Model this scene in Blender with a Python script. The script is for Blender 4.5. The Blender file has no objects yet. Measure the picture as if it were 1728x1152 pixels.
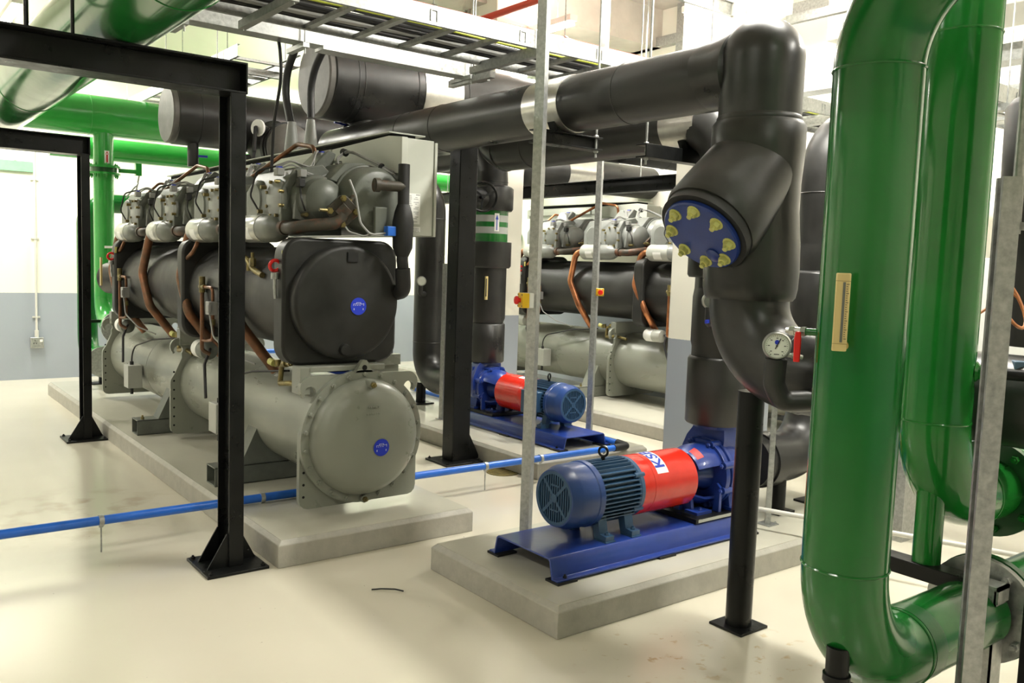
import bpy, bmesh, math, random
from mathutils import Vector, Matrix
random.seed(7)
S = bpy.context.scene
COL = S.collection
R = math.radians
V = Vector

# ------------------------------------------------------------------ camera
yaw, pit, rol = R(52.411), R(5.1196), R(1.94998)
F = V((math.cos(yaw)*math.cos(pit), math.sin(yaw)*math.cos(pit), -math.sin(pit)))
r_ = F.cross(V((0, 0, 1))).normalized(); u_ = r_.cross(F)
RT = math.cos(rol)*r_ + math.sin(rol)*u_
UP = -math.sin(rol)*r_ + math.cos(rol)*u_
cd = bpy.data.cameras.new('camera'); cd.sensor_width = 36; cd.lens = 1463.3/1728*36
cd.clip_start = 0.05; cd.clip_end = 100
cam = bpy.data.objects.new('camera', cd); COL.objects.link(cam)
M = Matrix((RT, UP, -F)).transposed().to_4x4(); M.translation = V((0, 0, 1.6))
cam.matrix_world = M
S.camera = cam

# ------------------------------------------------------------------ world, exposure
w = bpy.data.worlds.new('world'); S.world = w; w.use_nodes = True
bg = w.node_tree.nodes['Background']; bg.inputs[0].default_value = (.9, .95, 1, 1); bg.inputs[1].default_value = .05
S.view_settings.view_transform = 'Standard'; S.view_settings.look = 'None'
S.view_settings.exposure = 0.58; S.view_settings.gamma = 1; S.view_settings.use_curve_mapping = False

# fluorescent battens: (x, y, z, length axis, power)
LAMPS = [(1.42, 10.8, 4.0, 100, 'twin-tube batten near the far wall, left of the bright green header'),
         (-1.6, 9.6, 4.0, 90, 'twin-tube batten near the far wall, over the open floor'),
         (-1.6, 5.6, 4.0, 24, 'twin-tube batten over the open floor beside the steel gantries'),
         (-1.6, 1.2, 4.0, 28, 'twin-tube batten over the open floor beside the camera'),
         (5.2, 10.6, 4.0, 110, 'twin-tube batten behind the black headers'),
         (5.75, 7.4, 4.0, 120, 'twin-tube batten seen through the cable ladder'),
         (6.35, 5.0, 4.0, 150, 'twin-tube batten high behind the strainer elbow'),
         (6.35, 2.4, 4.0, 120, 'twin-tube batten near the right wall behind the green risers'),
         (7.0, 10.8, 4.0, 60, 'twin-tube batten over the far end of the rear chiller'),
         (4.8, -.1, 4.0, 62, 'twin-tube batten beside the camera, right'),
         (1.6, -1.2, 4.0, 20, 'twin-tube batten behind the camera'),
         (3.75, 2.75, 4.0, 105, 'twin-tube batten above the foreground pump'),
         (4.7, 4.85, 4.0, 34, 'twin-tube batten above the long cable ladder')]
LIGHTSCALE = 1.0

# ------------------------------------------------------------------ materials
def mat(name, col, rough=.5, metal=0, var=.0, vscale=6, bump=0, bscale=40, coat=0, rvar=0, col2=None, spots=None, emis=0, stretch=None, spec=None, ramp=(.3, .7)):
    m = bpy.data.materials.new(name); m.use_nodes = True
    nt = m.node_tree; N = nt.nodes; L = nt.links; b = N['Principled BSDF']
    b.inputs['Base Color'].default_value = (*col, 1); b.inputs['Roughness'].default_value = rough
    b.inputs['Metallic'].default_value = metal
    if spec is not None: b.inputs['Specular IOR Level'].default_value = spec
    if coat: b.inputs['Coat Weight'].default_value = coat; b.inputs['Coat Roughness'].default_value = .06
    geo = N.new('ShaderNodeNewGeometry'); src = geo.outputs['Position']
    if stretch:
        mp = N.new('ShaderNodeMapping'); mp.inputs['Scale'].default_value = stretch; L.new(src, mp.inputs['Vector']); src = mp.outputs[0]
    if var or rvar:
        n = N.new('ShaderNodeTexNoise'); n.inputs['Scale'].default_value = vscale; n.inputs['Detail'].default_value = 5
        n.inputs['Roughness'].default_value = .6
        L.new(src, n.inputs['Vector'])
        if var:
            r = N.new('ShaderNodeValToRGB'); r.color_ramp.elements[0].position = ramp[0]; r.color_ramp.elements[1].position = ramp[1]
            c2 = col2 or tuple(min(1, c*(1+var)) for c in col)
            c1 = col if col2 else tuple(c*(1-var) for c in col)
            r.color_ramp.elements[0].color = (*c1, 1); r.color_ramp.elements[1].color = (*c2, 1)
            L.new(n.outputs['Fac'], r.inputs['Fac']); L.new(r.outputs[0], b.inputs['Base Color'])
        if rvar:
            q = N.new('ShaderNodeValToRGB'); lo, hi = max(.05, rough-rvar), min(1, rough+rvar)
            q.color_ramp.interpolation = 'EASE'
            q.color_ramp.elements[0].position = .25; q.color_ramp.elements[0].color = (lo, lo, lo, 1)
            q.color_ramp.elements[1].position = .75; q.color_ramp.elements[1].color = (hi, hi, hi, 1)
            L.new(n.outputs['Fac'], q.inputs['Fac']); L.new(q.outputs[0], b.inputs['Roughness'])
    if bump:
        n2 = N.new('ShaderNodeTexNoise'); n2.inputs['Scale'].default_value = bscale; n2.inputs['Detail'].default_value = 3
        L.new(src, n2.inputs['Vector'])
        bp = N.new('ShaderNodeBump'); bp.inputs['Strength'].default_value = bump; bp.inputs['Distance'].default_value = .01
        L.new(n2.outputs['Fac'], bp.inputs['Height']); L.new(bp.outputs[0], b.inputs['Normal'])
    if emis:
        b.inputs['Emission Color'].default_value = (*col, 1); b.inputs['Emission Strength'].default_value = emis
    return m

def wall_mat(name, zsplit, up, low):
    m = mat(name, up, .55, bump=.05, bscale=90); nt = m.node_tree; N = nt.nodes; L = nt.links; b = N['Principled BSDF']
    g = N.new('ShaderNodeNewGeometry'); s = N.new('ShaderNodeSeparateXYZ'); L.new(g.outputs['Position'], s.inputs[0])
    nn = N.new('ShaderNodeTexNoise'); nn.inputs['Scale'].default_value = 60; L.new(g.outputs['Position'], nn.inputs['Vector'])
    ad = N.new('ShaderNodeMath'); ad.operation = 'MULTIPLY_ADD'; ad.inputs[1].default_value = .006; L.new(nn.outputs['Fac'], ad.inputs[0]); L.new(s.outputs['Z'], ad.inputs[2])
    c = N.new('ShaderNodeMath'); c.operation = 'GREATER_THAN'; c.inputs[1].default_value = zsplit+.003; L.new(ad.outputs[0], c.inputs[0])
    x = N.new('ShaderNodeMix'); x.data_type = 'RGBA'; x.inputs['A'].default_value = (*low, 1); x.inputs['B'].default_value = (*up, 1)
    L.new(c.outputs[0], x.inputs['Factor']); L.new(x.outputs['Result'], b.inputs['Base Color'])
    return m

def stain(nt, g, last, cx, cy, ra, rb, sc, lo, hi, col):
    N = nt.nodes; L = nt.links
    s = N.new('ShaderNodeVectorMath'); s.operation = 'DISTANCE'; s.inputs[1].default_value = (cx, cy, 0); L.new(g.outputs['Position'], s.inputs[0])
    mr = N.new('ShaderNodeMapRange'); mr.inputs['From Min'].default_value = ra; mr.inputs['From Max'].default_value = rb; mr.inputs['To Min'].default_value = 1; mr.inputs['To Max'].default_value = 0; L.new(s.outputs['Value'], mr.inputs['Value'])
    n3 = N.new('ShaderNodeTexNoise'); n3.inputs['Scale'].default_value = sc; n3.inputs['Detail'].default_value = 8; L.new(g.outputs['Position'], n3.inputs['Vector'])
    r3 = N.new('ShaderNodeValToRGB'); r3.color_ramp.elements[0].position = lo; r3.color_ramp.elements[0].color = (0, 0, 0, 1); r3.color_ramp.elements[1].position = hi; r3.color_ramp.elements[1].color = (.6, .6, .6, 1); L.new(n3.outputs['Fac'], r3.inputs['Fac'])
    mu = N.new('ShaderNodeMath'); mu.operation = 'MULTIPLY'; L.new(mr.outputs[0], mu.inputs[0]); L.new(r3.outputs[0], mu.inputs[1])
    x2 = N.new('ShaderNodeMix'); x2.data_type = 'RGBA'; x2.inputs['B'].default_value = col; L.new(mu.outputs[0], x2.inputs['Factor']); L.new(last, x2.inputs['A'])
    return x2.outputs['Result']

def floor_mat():
    m = mat('floor_epoxy', (.62, .58, .465), .22, bump=.012, bscale=6); nt = m.node_tree; N = nt.nodes; L = nt.links; b = N['Principled BSDF']
    g = N.new('ShaderNodeNewGeometry')
    n = N.new('ShaderNodeTexNoise'); n.inputs['Scale'].default_value = .9; n.inputs['Detail'].default_value = 6; L.new(g.outputs['Position'], n.inputs['Vector'])
    r = N.new('ShaderNodeValToRGB'); r.color_ramp.elements[0].position = .3; r.color_ramp.elements[0].color = (.66, .622, .51, 1)
    r.color_ramp.elements[1].position = .75; r.color_ramp.elements[1].color = (.60, .562, .455, 1); L.new(n.outputs['Fac'], r.inputs['Fac'])
    # dirt specks
    v = N.new('ShaderNodeTexNoise'); v.inputs['Scale'].default_value = 38; v.inputs['Detail'].default_value = 2; L.new(g.outputs['Position'], v.inputs['Vector'])
    r2 = N.new('ShaderNodeValToRGB'); r2.color_ramp.elements[0].position = .755; r2.color_ramp.elements[0].color = (0, 0, 0, 1); r2.color_ramp.elements[1].position = .79; r2.color_ramp.elements[1].color = (.55, .55, .55, 1)
    L.new(v.outputs['Fac'], r2.inputs['Fac'])
    x = N.new('ShaderNodeMix'); x.data_type = 'RGBA'; x.inputs['B'].default_value = (.12, .10, .07, 1)
    L.new(r2.outputs[0], x.inputs['Factor']); L.new(r.outputs[0], x.inputs['A'])
    # brown scuff stains on the left aisle, rust spots by the round prop
    last = x.outputs['Result']
    for (cx, cy, ra, rb, sc, lo, hi, col) in ((1.05, 5.65, .25, .75, 4.5, .5, .68, (.30, .20, .10, 1)), (2.95, 2.15, .12, .45, 14, .60, .68, (.45, .27, .07, 1)), (2.6, 2.35, .1, .4, 16, .62, .68, (.40, .25, .09, 1))):
      last = stain(nt, g, last, cx, cy, ra, rb, sc, lo, hi, col)
    L.new(last, b.inputs['Base Color'])
    b.inputs['Coat Weight'].default_value = .3; b.inputs['Coat Roughness'].default_value = .16
    return m

MT = dict(
    floor=floor_mat(),
    wall=wall_mat('painted_wall', 1.053, (.86, .84, .74), (.335, .37, .42)),
    ceil=mat('ceiling_concrete', (.60, .56, .50), .85, var=.18, vscale=1.6, bump=.15, bscale=18),
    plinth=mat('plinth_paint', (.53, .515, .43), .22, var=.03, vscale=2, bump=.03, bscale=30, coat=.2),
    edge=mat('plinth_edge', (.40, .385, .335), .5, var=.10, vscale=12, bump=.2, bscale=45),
    steel=mat('black_steel_paint', (.0055, .006, .006), .34, var=.3, vscale=9, bump=.06, bscale=60, rvar=.1, spec=.26),
    insul=mat('black_insulation', (.022, .0217, .0208), .37, var=.5, vscale=2.6, bump=.10, bscale=9, rvar=.12, spec=.5),
    shell=mat('dusty_black_insulation', (.018, .018, .0165), .46, var=.5, vscale=3.5, bump=.18, bscale=8, rvar=.1, spec=.4),
    rubber=mat('black_rubber', (.010, .010, .010), .6, bump=.1),
    green=mat('green_gloss_paint', (.0075, .125, .018), .15, var=.10, vscale=3, bump=.03, bscale=14, coat=.15, rvar=.05, spec=.42),
    midgreen=mat('mid_green_paint', (.013, .185, .024), .15, var=.10, vscale=3, bump=.03, bscale=14, coat=.2, rvar=.05, spec=.45),  # lighter green than the nearest riser, for the one behind it
    green2=mat('dark_green_paint', (.012, .10, .022), .3, bump=.05, coat=.2),
    lime=mat('bright_green_paint', (.028, .32, .045), .22, var=.08, vscale=4, coat=.4, bump=.03, bscale=14),
    grey=mat('chiller_grey_paint', (.235, .245, .205), .33, var=.035, vscale=5, bump=.04, bscale=25, rvar=.08, stretch=(1, .35, 1)),
    dgrey=mat('compressor_grey_paint', (.115, .125, .105), .42, var=.16, vscale=9, bump=.12, bscale=35),
    lgrey=mat('light_grey_paint', (.42, .43, .39), .4, var=.06, vscale=8),
    cab=mat('cabinet_paint', (.52, .535, .475), .38, var=.02, vscale=5),
    galv=mat('galvanised_steel', (.42, .43, .42), .42, .75, var=.25, vscale=45, bump=.03, bscale=60, rvar=.1),
    alu=mat('aluminium_band', (.72, .70, .66), .28, .9, var=.08, vscale=20, bump=.05, bscale=16),
    blue=mat('pump_blue_paint', (.014, .040, .235), .28, var=.14, vscale=7, bump=.05, bscale=30, coat=.25),
    motor=mat('motor_blue_grey', (.028, .075, .15), .36, var=.12, vscale=9, bump=.06, bscale=40),
    cowl=mat('motor_cowl_blue', (.020, .052, .185), .30, var=.12, vscale=6, bump=.04, bscale=40),
    red=mat('guard_red_paint', (.60, .022, .010), .26, var=.1, vscale=9, coat=.3),
    pvc=mat('blue_pipe', (.018, .135, .60), .32, var=.1, vscale=12),
    copper=mat('copper_tube', (.26, .105, .05), .42, .6, var=.4, vscale=10, col2=(.105, .07, .042), bump=.03, rvar=.1),
    brightcopper=mat('bright_copper_tube', (.58, .22, .09), .3, .8, var=.35, vscale=8, col2=(.24, .10, .05)),
    rust=mat('rusty_pipe', (.055, .048, .036), .55, .2, var=.5, vscale=9, col2=(.17, .062, .028), bump=.15, ramp=(.5, .72)),
    brass=mat('brass', (.62, .47, .17), .3, .8, var=.12, vscale=15),
    oldbrass=mat('tarnished_brass', (.30, .24, .08), .42, .6, var=.4, vscale=25, col2=(.12, .10, .05), bump=.15),
    gold=mat('anodised_gold', (.62, .50, .22), .35, .35),
    silver=mat('muffler_silver', (.42, .42, .39), .30, .7, bump=.02, bscale=12),
    capgrey=mat('lit_dusty_wrap', (.13, .125, .115), .5, var=.25, vscale=7, bump=.12, bscale=14),  # dusty end caps; light on the insulation painted in as paler grey
    white=mat('white_plastic', (.80, .80, .77), .45),
    ink=mat('black_ink', (.02, .02, .02), .6),
    blueink=mat('blue_ink', (.02, .05, .42), .5),
    redink=mat('red_ink', (.55, .02, .02), .5),
    tape=mat('grey_tape', (.36, .37, .35), .35, bump=.05, bscale=20),
    yellow=mat('yellow_plastic', (.85, .52, .02), .35),
    cream=mat('cream_nut_paint', (.62, .60, .20), .5, var=.12, vscale=30, bump=.2, bscale=70),
    sticker=mat('blue_sticker', (.012, .035, .50), .4),
    redplastic=mat('red_plastic', (.72, .015, .012), .3),
    sprinkler=mat('red_sprinkler_paint', (.75, .085, .045), .4),
    cable=mat('black_cable', (.012, .012, .013), .5),
    gcable=mat('grey_cable', (.30, .30, .29), .5),
    ycable=mat('yellow_green_cable', (.45, .50, .05), .5),
    mgrey=mat('mid_grey_paint', (.23, .24, .225), .4, var=.1, vscale=8),
    orange=mat('orange_cable', (.55, .20, .07), .45),
    conduit=mat('white_conduit', (.62, .61, .56), .45),
    glass=mat('gauge_glass', (.75, .77, .70), .08),
    tube=mat('lamp_tube', (1, .97, .90), .5, emis=14),
    dark=mat('dark_opening', (.004, .004, .004), .9),
    lintel=mat('pale_green_paint', (.22, .42, .27), .5, var=.1, vscale=8),
    panel=mat('boiler_blue_panel', (.10, .16, .24), .4),
)

# ------------------------------------------------------------------ mesh builder
def frame(ax):
    ax = ax.normalized()
    t = V((0, 0, 1)) if abs(ax.z) < .9 else V((1, 0, 0))
    u = t.cross(ax).normalized(); v = ax.cross(u)
    return u, v

class MB:
    def __init__(s): s.v = []; s.f = []; s.cuts = []
    def piece(s): s.cuts.append((len(s.v), len(s.f))); return s
    def add(s, vs, fs):
        o = len(s.v); s.v += [V(p) for p in vs]; s.f += [[i+o for i in f] for f in fs]; return s
    def box(s, a, b):
        (x0, y0, z0), (x1, y1, z1) = a, b
        return s.add([(x0, y0, z0), (x1, y0, z0), (x1, y1, z0), (x0, y1, z0), (x0, y0, z1), (x1, y0, z1), (x1, y1, z1), (x0, y1, z1)],
                     [(3, 2, 1, 0), (4, 5, 6, 7), (0, 1, 5, 4), (1, 2, 6, 5), (2, 3, 7, 6), (3, 0, 4, 7)])
    def bar(s, p0, p1, w, h, up=(0, 0, 1)):          # box beam between two points
        p0, p1 = V(p0), V(p1); d = (p1-p0).normalized(); up = V(up)
        if abs(d.dot(up)) > .95: up = V((1, 0, 0))
        u = d.cross(up).normalized()*w/2; v = u.cross(d).normalized()*h/2
        q = [p0-u-v, p0+u-v, p0+u+v, p0-u+v, p1-u-v, p1+u-v, p1+u+v, p1-u+v]
        return s.add(q, [(3, 2, 1, 0), (4, 5, 6, 7), (0, 1, 5, 4), (1, 2, 6, 5), (2, 3, 7, 6), (3, 0, 4, 7)])
    def cyl(s, p0, p1, r0, r1=None, seg=24):
        return s.lathe([(0, 0), (r0, 0), (r0 if r1 is None else r1, 1), (0, 1)], p0, p1, seg)
    def lathe(s, prof, p0, p1, seg=32, unit=True):   # prof: (radius, t); t in 0..1 between p0,p1, or metres if not unit
        p0, p1 = V(p0), V(p1); ax = p1-p0; L = ax.length if unit else 1; d = ax.normalized(); u, v = frame(d)
        vs, fs, rings = [], [], []
        for r, t in prof:
            c = p0+d*(t*L)
            if r < 1e-6: rings.append([len(vs)]); vs.append(c)
            else:
                rings.append(list(range(len(vs), len(vs)+seg)))
                for i in range(seg):
                    a = 2*math.pi*i/seg; vs.append(c+u*(r*math.cos(a))+v*(r*math.sin(a)))
        for A, B in zip(rings, rings[1:]):
            for i in range(seg):
                j = (i+1) % seg
                if len(A) == 1 and len(B) == 1: break
                if len(A) == 1: fs.append((A[0], B[j], B[i]))
                elif len(B) == 1: fs.append((A[i], A[j], B[0]))
                else: fs.append((A[i], A[j], B[j], B[i]))
        return s.add(vs, fs)
    def hollow(s, p0, p1, ro, ri, seg=32):
        return s.lathe([(ri, 0), (ro, 0), (ro, 1), (ri, 1), (ri, 0)], p0, p1, seg)
    def tube(s, pts, r, seg=14, bend=None, n=8, caps=True):
        pts = [V(p) for p in pts]
        if bend is None: bend = r*2.5
        path = [pts[0]]
        for i in range(1, len(pts)-1):
            a, b, c = pts[i-1], pts[i], pts[i+1]
            d1, d2 = (b-a).normalized(), (c-b).normalized()
            ang = d1.angle(d2) if d1.length and d2.length else 0
            if ang < .02: path.append(b); continue
            rb = bend[i-1] if isinstance(bend, (list, tuple)) else bend
            T = min(rb*math.tan(ang/2), .49*(b-a).length if i > 1 else .98*(b-a).length, .49*(c-b).length if i < len(pts)-2 else .98*(c-b).length)
            rr = T/math.tan(ang/2)
            nrm = (d2-d1*d1.dot(d2)).normalized(); cen = b-d1*T+nrm*rr
            for k in range(n+1):
                t = ang*k/n; path.append(cen-nrm*(rr*math.cos(t))+d1*(rr*math.sin(t)))
        path.append(pts[-1])
        cl = [path[0]]
        for p in path[1:]:
            if (p-cl[-1]).length > 1e-5: cl.append(p)
        path = cl
        u, v = frame((path[1]-path[0])); vs, fs = [], []
        for i, p in enumerate(path):
            t = ((path[min(i+1, len(path)-1)]-p).normalized()+(p-path[max(i-1, 0)]).normalized()).normalized()
            u = (u-t*u.dot(t)).normalized(); v = t.cross(u)
            rr = r(i/(len(path)-1)) if callable(r) else r
            for k in range(seg):
                a = 2*math.pi*k/seg; vs.append(p+u*(rr*math.cos(a))+v*(rr*math.sin(a)))
        for i in range(len(path)-1):
            for k in range(seg):
                j = (k+1) % seg; fs.append((i*seg+k, i*seg+j, (i+1)*seg+j, (i+1)*seg+k))
        if caps:
            fs.append(tuple(range(seg))[::-1]); b = (len(path)-1)*seg; fs.append(tuple(range(b, b+seg)))
        return s.add(vs, fs)
    def torus(s, c, ax, R0, r, seg=32, m=8, a0=0, a1=2*math.pi):
        c = V(c); d = V(ax).normalized(); u, v = frame(d)
        full = abs(a1-a0-2*math.pi) < 1e-6; n = seg if full else seg+1
        vs, fs = [], []
        for i in range(n):
            a = a0+(a1-a0)*i/seg; e = u*math.cos(a)+v*math.sin(a)
            for k in range(m):
                t = 2*math.pi*k/m; vs.append(c+e*(R0+r*math.cos(t))+d*(r*math.sin(t)))
        for i in range(seg):
            i2 = (i+1) % n
            for k in range(m):
                j = (k+1) % m; fs.append((i*m+k, i2*m+k, i2*m+j, i*m+j))
        if not full: fs.append(tuple(range(m))); fs.append(tuple(range((n-1)*m, n*m))[::-1])
        return s.add(vs, fs)
    def prism(s, poly, o, u, v, d):                  # polygon in plane (o,u,v) extruded by vector d
        o, u, v, d = V(o), V(u), V(v), V(d); n = len(poly)
        vs = [o+u*a+v*b for a, b in poly]; vs += [p+d for p in vs]
        fs = [tuple(range(n))[::-1], tuple(range(n, 2*n))]+[(i, (i+1) % n, n+(i+1) % n, n+i) for i in range(n)]
        return s.add(vs, fs)
    def hex(s, c, ax, r, h):
        c = V(c); ax = V(ax).normalized()
        s.lathe([(0, 0), (r, 0), (r, .75), (r*.85, 1), (0, 1)], c, c+ax*h, 6)
        return s.cyl(c+ax*h*.9, c+ax*h*1.7, r*.5, seg=8)
    def bolts(s, c, ax, R0, n, r, h, a0=0):
        c = V(c); u, v = frame(V(ax))
        for i in range(n):
            a = a0+2*math.pi*i/n; s.piece().hex(c+u*(R0*math.cos(a))+v*(R0*math.sin(a)), ax, r, h)
        return s
    def ball(s, c, r, seg=16, rings=8):
        return s.lathe([(max(0, r*math.sin(math.pi*i/rings)) if 0 < i < rings else 0, r-r*math.cos(math.pi*i/rings)) for i in range(rings+1)], V(c)-V((0, 0, r)), V(c)+V((0, 0, 1)), seg, unit=False)
    def build(s, name, m, parent=None, bevel=0, sharp=35):
        if s.cuts and parent:
            cu = [c for c in s.cuts]+[(len(s.v), len(s.f))]
            if cu[0][0] > 0: cu.insert(0, (0, 0))
            o = None
            for (v0, f0), (v1, f1) in zip(cu, cu[1:]):
                if v1 == v0: continue
                q = MB(); q.v = s.v[v0:v1]; q.f = [[i-v0 for i in f] for f in s.f[f0:f1]]
                n = q.build(name, m, parent, bevel, sharp); o = o or n
            return o
        me = bpy.data.meshes.new(name); org = V((0, 0, 0)); q = parent
        while q: org += q.location; q = q.parent
        o = bpy.data.objects.new(name, me); COL.objects.link(o)
        if parent: o.parent = parent
        else:
            xs = [p.x for p in s.v]; ys = [p.y for p in s.v]; zs = [p.z for p in s.v]
            org = V(((min(xs)+max(xs))/2, (min(ys)+max(ys))/2, min(zs))); o.location = org
        bm = bmesh.new(); vv = [bm.verts.new(p-org) for p in s.v]
        for f in s.f:
            try: bm.faces.new([vv[i] for i in f])
            except ValueError: pass
        bmesh.ops.recalc_face_normals(bm, faces=bm.faces)
        bm.to_mesh(me); bm.free(); me.materials.append(MT[m] if isinstance(m, str) else m)
        me.shade_smooth(); me.set_sharp_from_angle(angle=R(sharp))
        if bevel:
            b = o.modifiers.new('bevel', 'BEVEL'); b.width = bevel; b.segments = 2; b.limit_method = 'ANGLE'; b.angle_limit = R(40); b.use_clamp_overlap = True
        return o

def thing(name, label, cat, loc, group=None):
    o = bpy.data.objects.new(name, None); COL.objects.link(o); o.location = loc; o.empty_display_size = .1
    o['label'] = label; o['category'] = cat
    if group: o['group'] = group
    return o
def tag(o, label, cat, group=None):
    o['label'] = label; o['category'] = cat
    if group: o['group'] = group
    return o
def struct(name, mb, m, bevel=0):
    o = mb.build(name, m, bevel=bevel); o['kind'] = 'structure'; return o
def copy_tree(o, parent=None):
    c = o.copy(); COL.objects.link(c); c.parent = parent
    for ch in list(o.children): copy_tree(ch, c)
    return c
def text(body, size, o, u, v, m, parent, name='lettering', depth=.0008, wrap=None, align='CENTER', bold=0):
    cu = bpy.data.curves.new(name, 'FONT'); cu.body = body; cu.size = size; cu.align_x = align; cu.align_y = 'CENTER'; cu.extrude = 0; cu.offset = bold
    t = bpy.data.objects.new('tmp', cu); COL.objects.link(t)
    dg = bpy.context.evaluated_depsgraph_get(); ev = t.evaluated_get(dg); me0 = ev.to_mesh()
    bm = bmesh.new(); bm.from_mesh(me0); bmesh.ops.triangulate(bm, faces=bm.faces)
    if wrap:
        for _ in range(3):
            es = [e for e in bm.edges if e.calc_length() > size*.08]
            if es: bmesh.ops.subdivide_edges(bm, edges=es, cuts=1); bmesh.ops.triangulate(bm, faces=bm.faces)
    bm.verts.index_update()
    o, u, v = V(o), V(u), V(v); n = u.cross(v)
    mb = MB(); mb.add([wrap(p.co.x, p.co.y) if wrap else o+u*p.co.x+v*p.co.y+n*depth for p in bm.verts], [tuple(q.index for q in f.verts) for f in bm.faces])
    bm.free(); ev.to_mesh_clear(); bpy.data.objects.remove(t); bpy.data.curves.remove(cu)
    return mb.build(name, m, parent)

# ------------------------------------------------------------------ the room
X0, X1, Y0, Y1, ZC = -4.2, 7.9, -3.6, 11.86, 4.7
struct('floor', MB().box((X0-.2, Y0-.2, -.2), (X1+.2, Y1+.2, 0)), 'floor')
struct('ceiling', MB().box((X0-.2, Y0-.2, ZC), (X1+.2, Y1+.2, ZC+.25)), 'ceil')
struct('wall_back', MB().box((X0-.2, Y1, 0), (X1+.2, Y1+.2, ZC)), 'wall')
struct('wall_right', MB().box((X1, Y0, 0), (X1+.2, Y1, ZC)), 'wall')
struct('wall_left', MB().box((X0-.2, Y0, 0), (X0, Y1, ZC)), 'wall')
struct('wall_front', MB().box((X0-.2, Y0-.2, 0), (X1+.2, Y0, ZC)), 'wall')
struct('trim_1', MB().box((X0, Y1-.03, 2.49), (1.82, Y1, 2.615)), 'lintel', .004)
# concrete columns, painted like the walls
for k, (x, y0, y1) in enumerate([(5.19, 4.02, 4.71), (5.30, 7.32, 7.98)]):
    struct('wall_pillar', MB().box((x, y0, 0), (x+.42, y1, ZC)), 'wall', .01)
# ceiling downstand beams
struct('ceiling_beam', MB().box((X0, 7.5, ZC-.45), (X1, 8.0, ZC)), 'ceil')

# lamps
for k, (x, y, z, pw, lab) in enumerate(LAMPS):
    h = .75
    t = thing('fluorescent_batten', 'lamp', 'lamp', (x, y, z))
    MB().box((x-.05, y-h, z), (x+.05, y+h, z+.06)).build('housing', 'white', t, .006)
    tb = MB()
    for dx in (-.03, .03): tb.piece().cyl((x+dx, y-h+.03, z-.025), (x+dx, y+h-.03, z-.025), .013, seg=10)
    tb.build('tube', 'tube', t)
    rd = MB()
    for dy in (-.5, .5): rd.piece().cyl((x, y+dy, z+.05), (x, y+dy, ZC), .004, seg=6)
    rd.build('hanger_rod', 'galv', t)
    ld = bpy.data.lights.new('batten_light', 'AREA'); ld.shape = 'RECTANGLE'; ld.size = .12; ld.size_y = 2*h-.1; ld.energy = pw*LIGHTSCALE; ld.color = (1, .972, .885)
    lo = bpy.data.objects.new('batten_light', ld); COL.objects.link(lo); lo.parent = t; lo.location = (0, 0, -.045)
    ld = ld.copy(); ld.energy = pw*.16*LIGHTSCALE  # added uplight above the housing, where no tube is, to whiten the ceiling
    lo = bpy.data.objects.new('batten_light', ld); COL.objects.link(lo); lo.parent = t; lo.location = (0, 0, .075); lo.rotation_euler = (math.pi, 0, 0)
    t['label'] = lab
    t['group'] = 'ceiling lamps'
# ------------------------------------------------------------------ concrete plinths
def plinth(x0, y0, x1, y1, label, h=.14):
    c = .022
    t = thing('concrete_plinth', label, 'plinth', ((x0+x1)/2, (y0+y1)/2, 0), 'equipment plinths')
    def ring(i, z): return [(x0+i, y0+i, z), (x1-i, y0+i, z), (x1-i, y1-i, z), (x0+i, y1-i, z)]
    vs = ring(0, 0)+ring(0, h-c)+ring(c, h)
    fs = [(0, 1, 5, 4), (1, 2, 6, 5), (2, 3, 7, 6), (3, 0, 4, 7), (4, 5, 9, 8), (5, 6, 10, 9), (6, 7, 11, 10), (7, 4, 8, 11), (3, 2, 1, 0)]
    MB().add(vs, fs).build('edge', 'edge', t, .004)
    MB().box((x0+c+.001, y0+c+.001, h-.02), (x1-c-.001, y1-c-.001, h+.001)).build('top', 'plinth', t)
    return t
plinth(1.72, 4.135, 2.935, 10.53, 'long painted concrete plinth carrying the nearest chiller at left')
plinth(2.378, 2.70, 5.05, 3.72, 'painted concrete plinth under the foreground pump with red guard')
plinth(4.05, 4.9, 5.22, 8.3, 'painted concrete plinth under the second pump behind the blue pipe')
plinth(6.0, 4.3, 7.35, 10.5, 'concrete plinth carrying the rear chiller behind the column')

# ------------------------------------------------------------------ black steel frames
def isec(mb, p0, p1, b, h, side, tf=.010, tw=.008):
    """I section from p0 to p1: flanges of width b along `side`, depth h across."""
    p0, p1, side = V(p0), V(p1), V(side); d = (p1-p0).normalized(); q = d.cross(side).normalized()
    for sg in (-1, 1): mb.bar(p0+q*sg*(h/2-tf/2), p1+q*sg*(h/2-tf/2), b, tf, up=q)
    mb.bar(p0, p1, tw, h-2*tf, up=q)
    return mb
def base_plate(parent, x0, y0, x1, y1, z=0, t=.015, bolts=True):
    MB().box((x0, y0, z), (x1, y1, z+t)).build('base_plate', 'steel', parent, .002)
    if bolts:
        for x in (x0+.025, x1-.025):
            for y in (y0+.025, y1-.025): MB().hex((x, y, z+t), (0, 0, 1), .012, .010).build('anchor_bolt', 'steel', parent)

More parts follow.
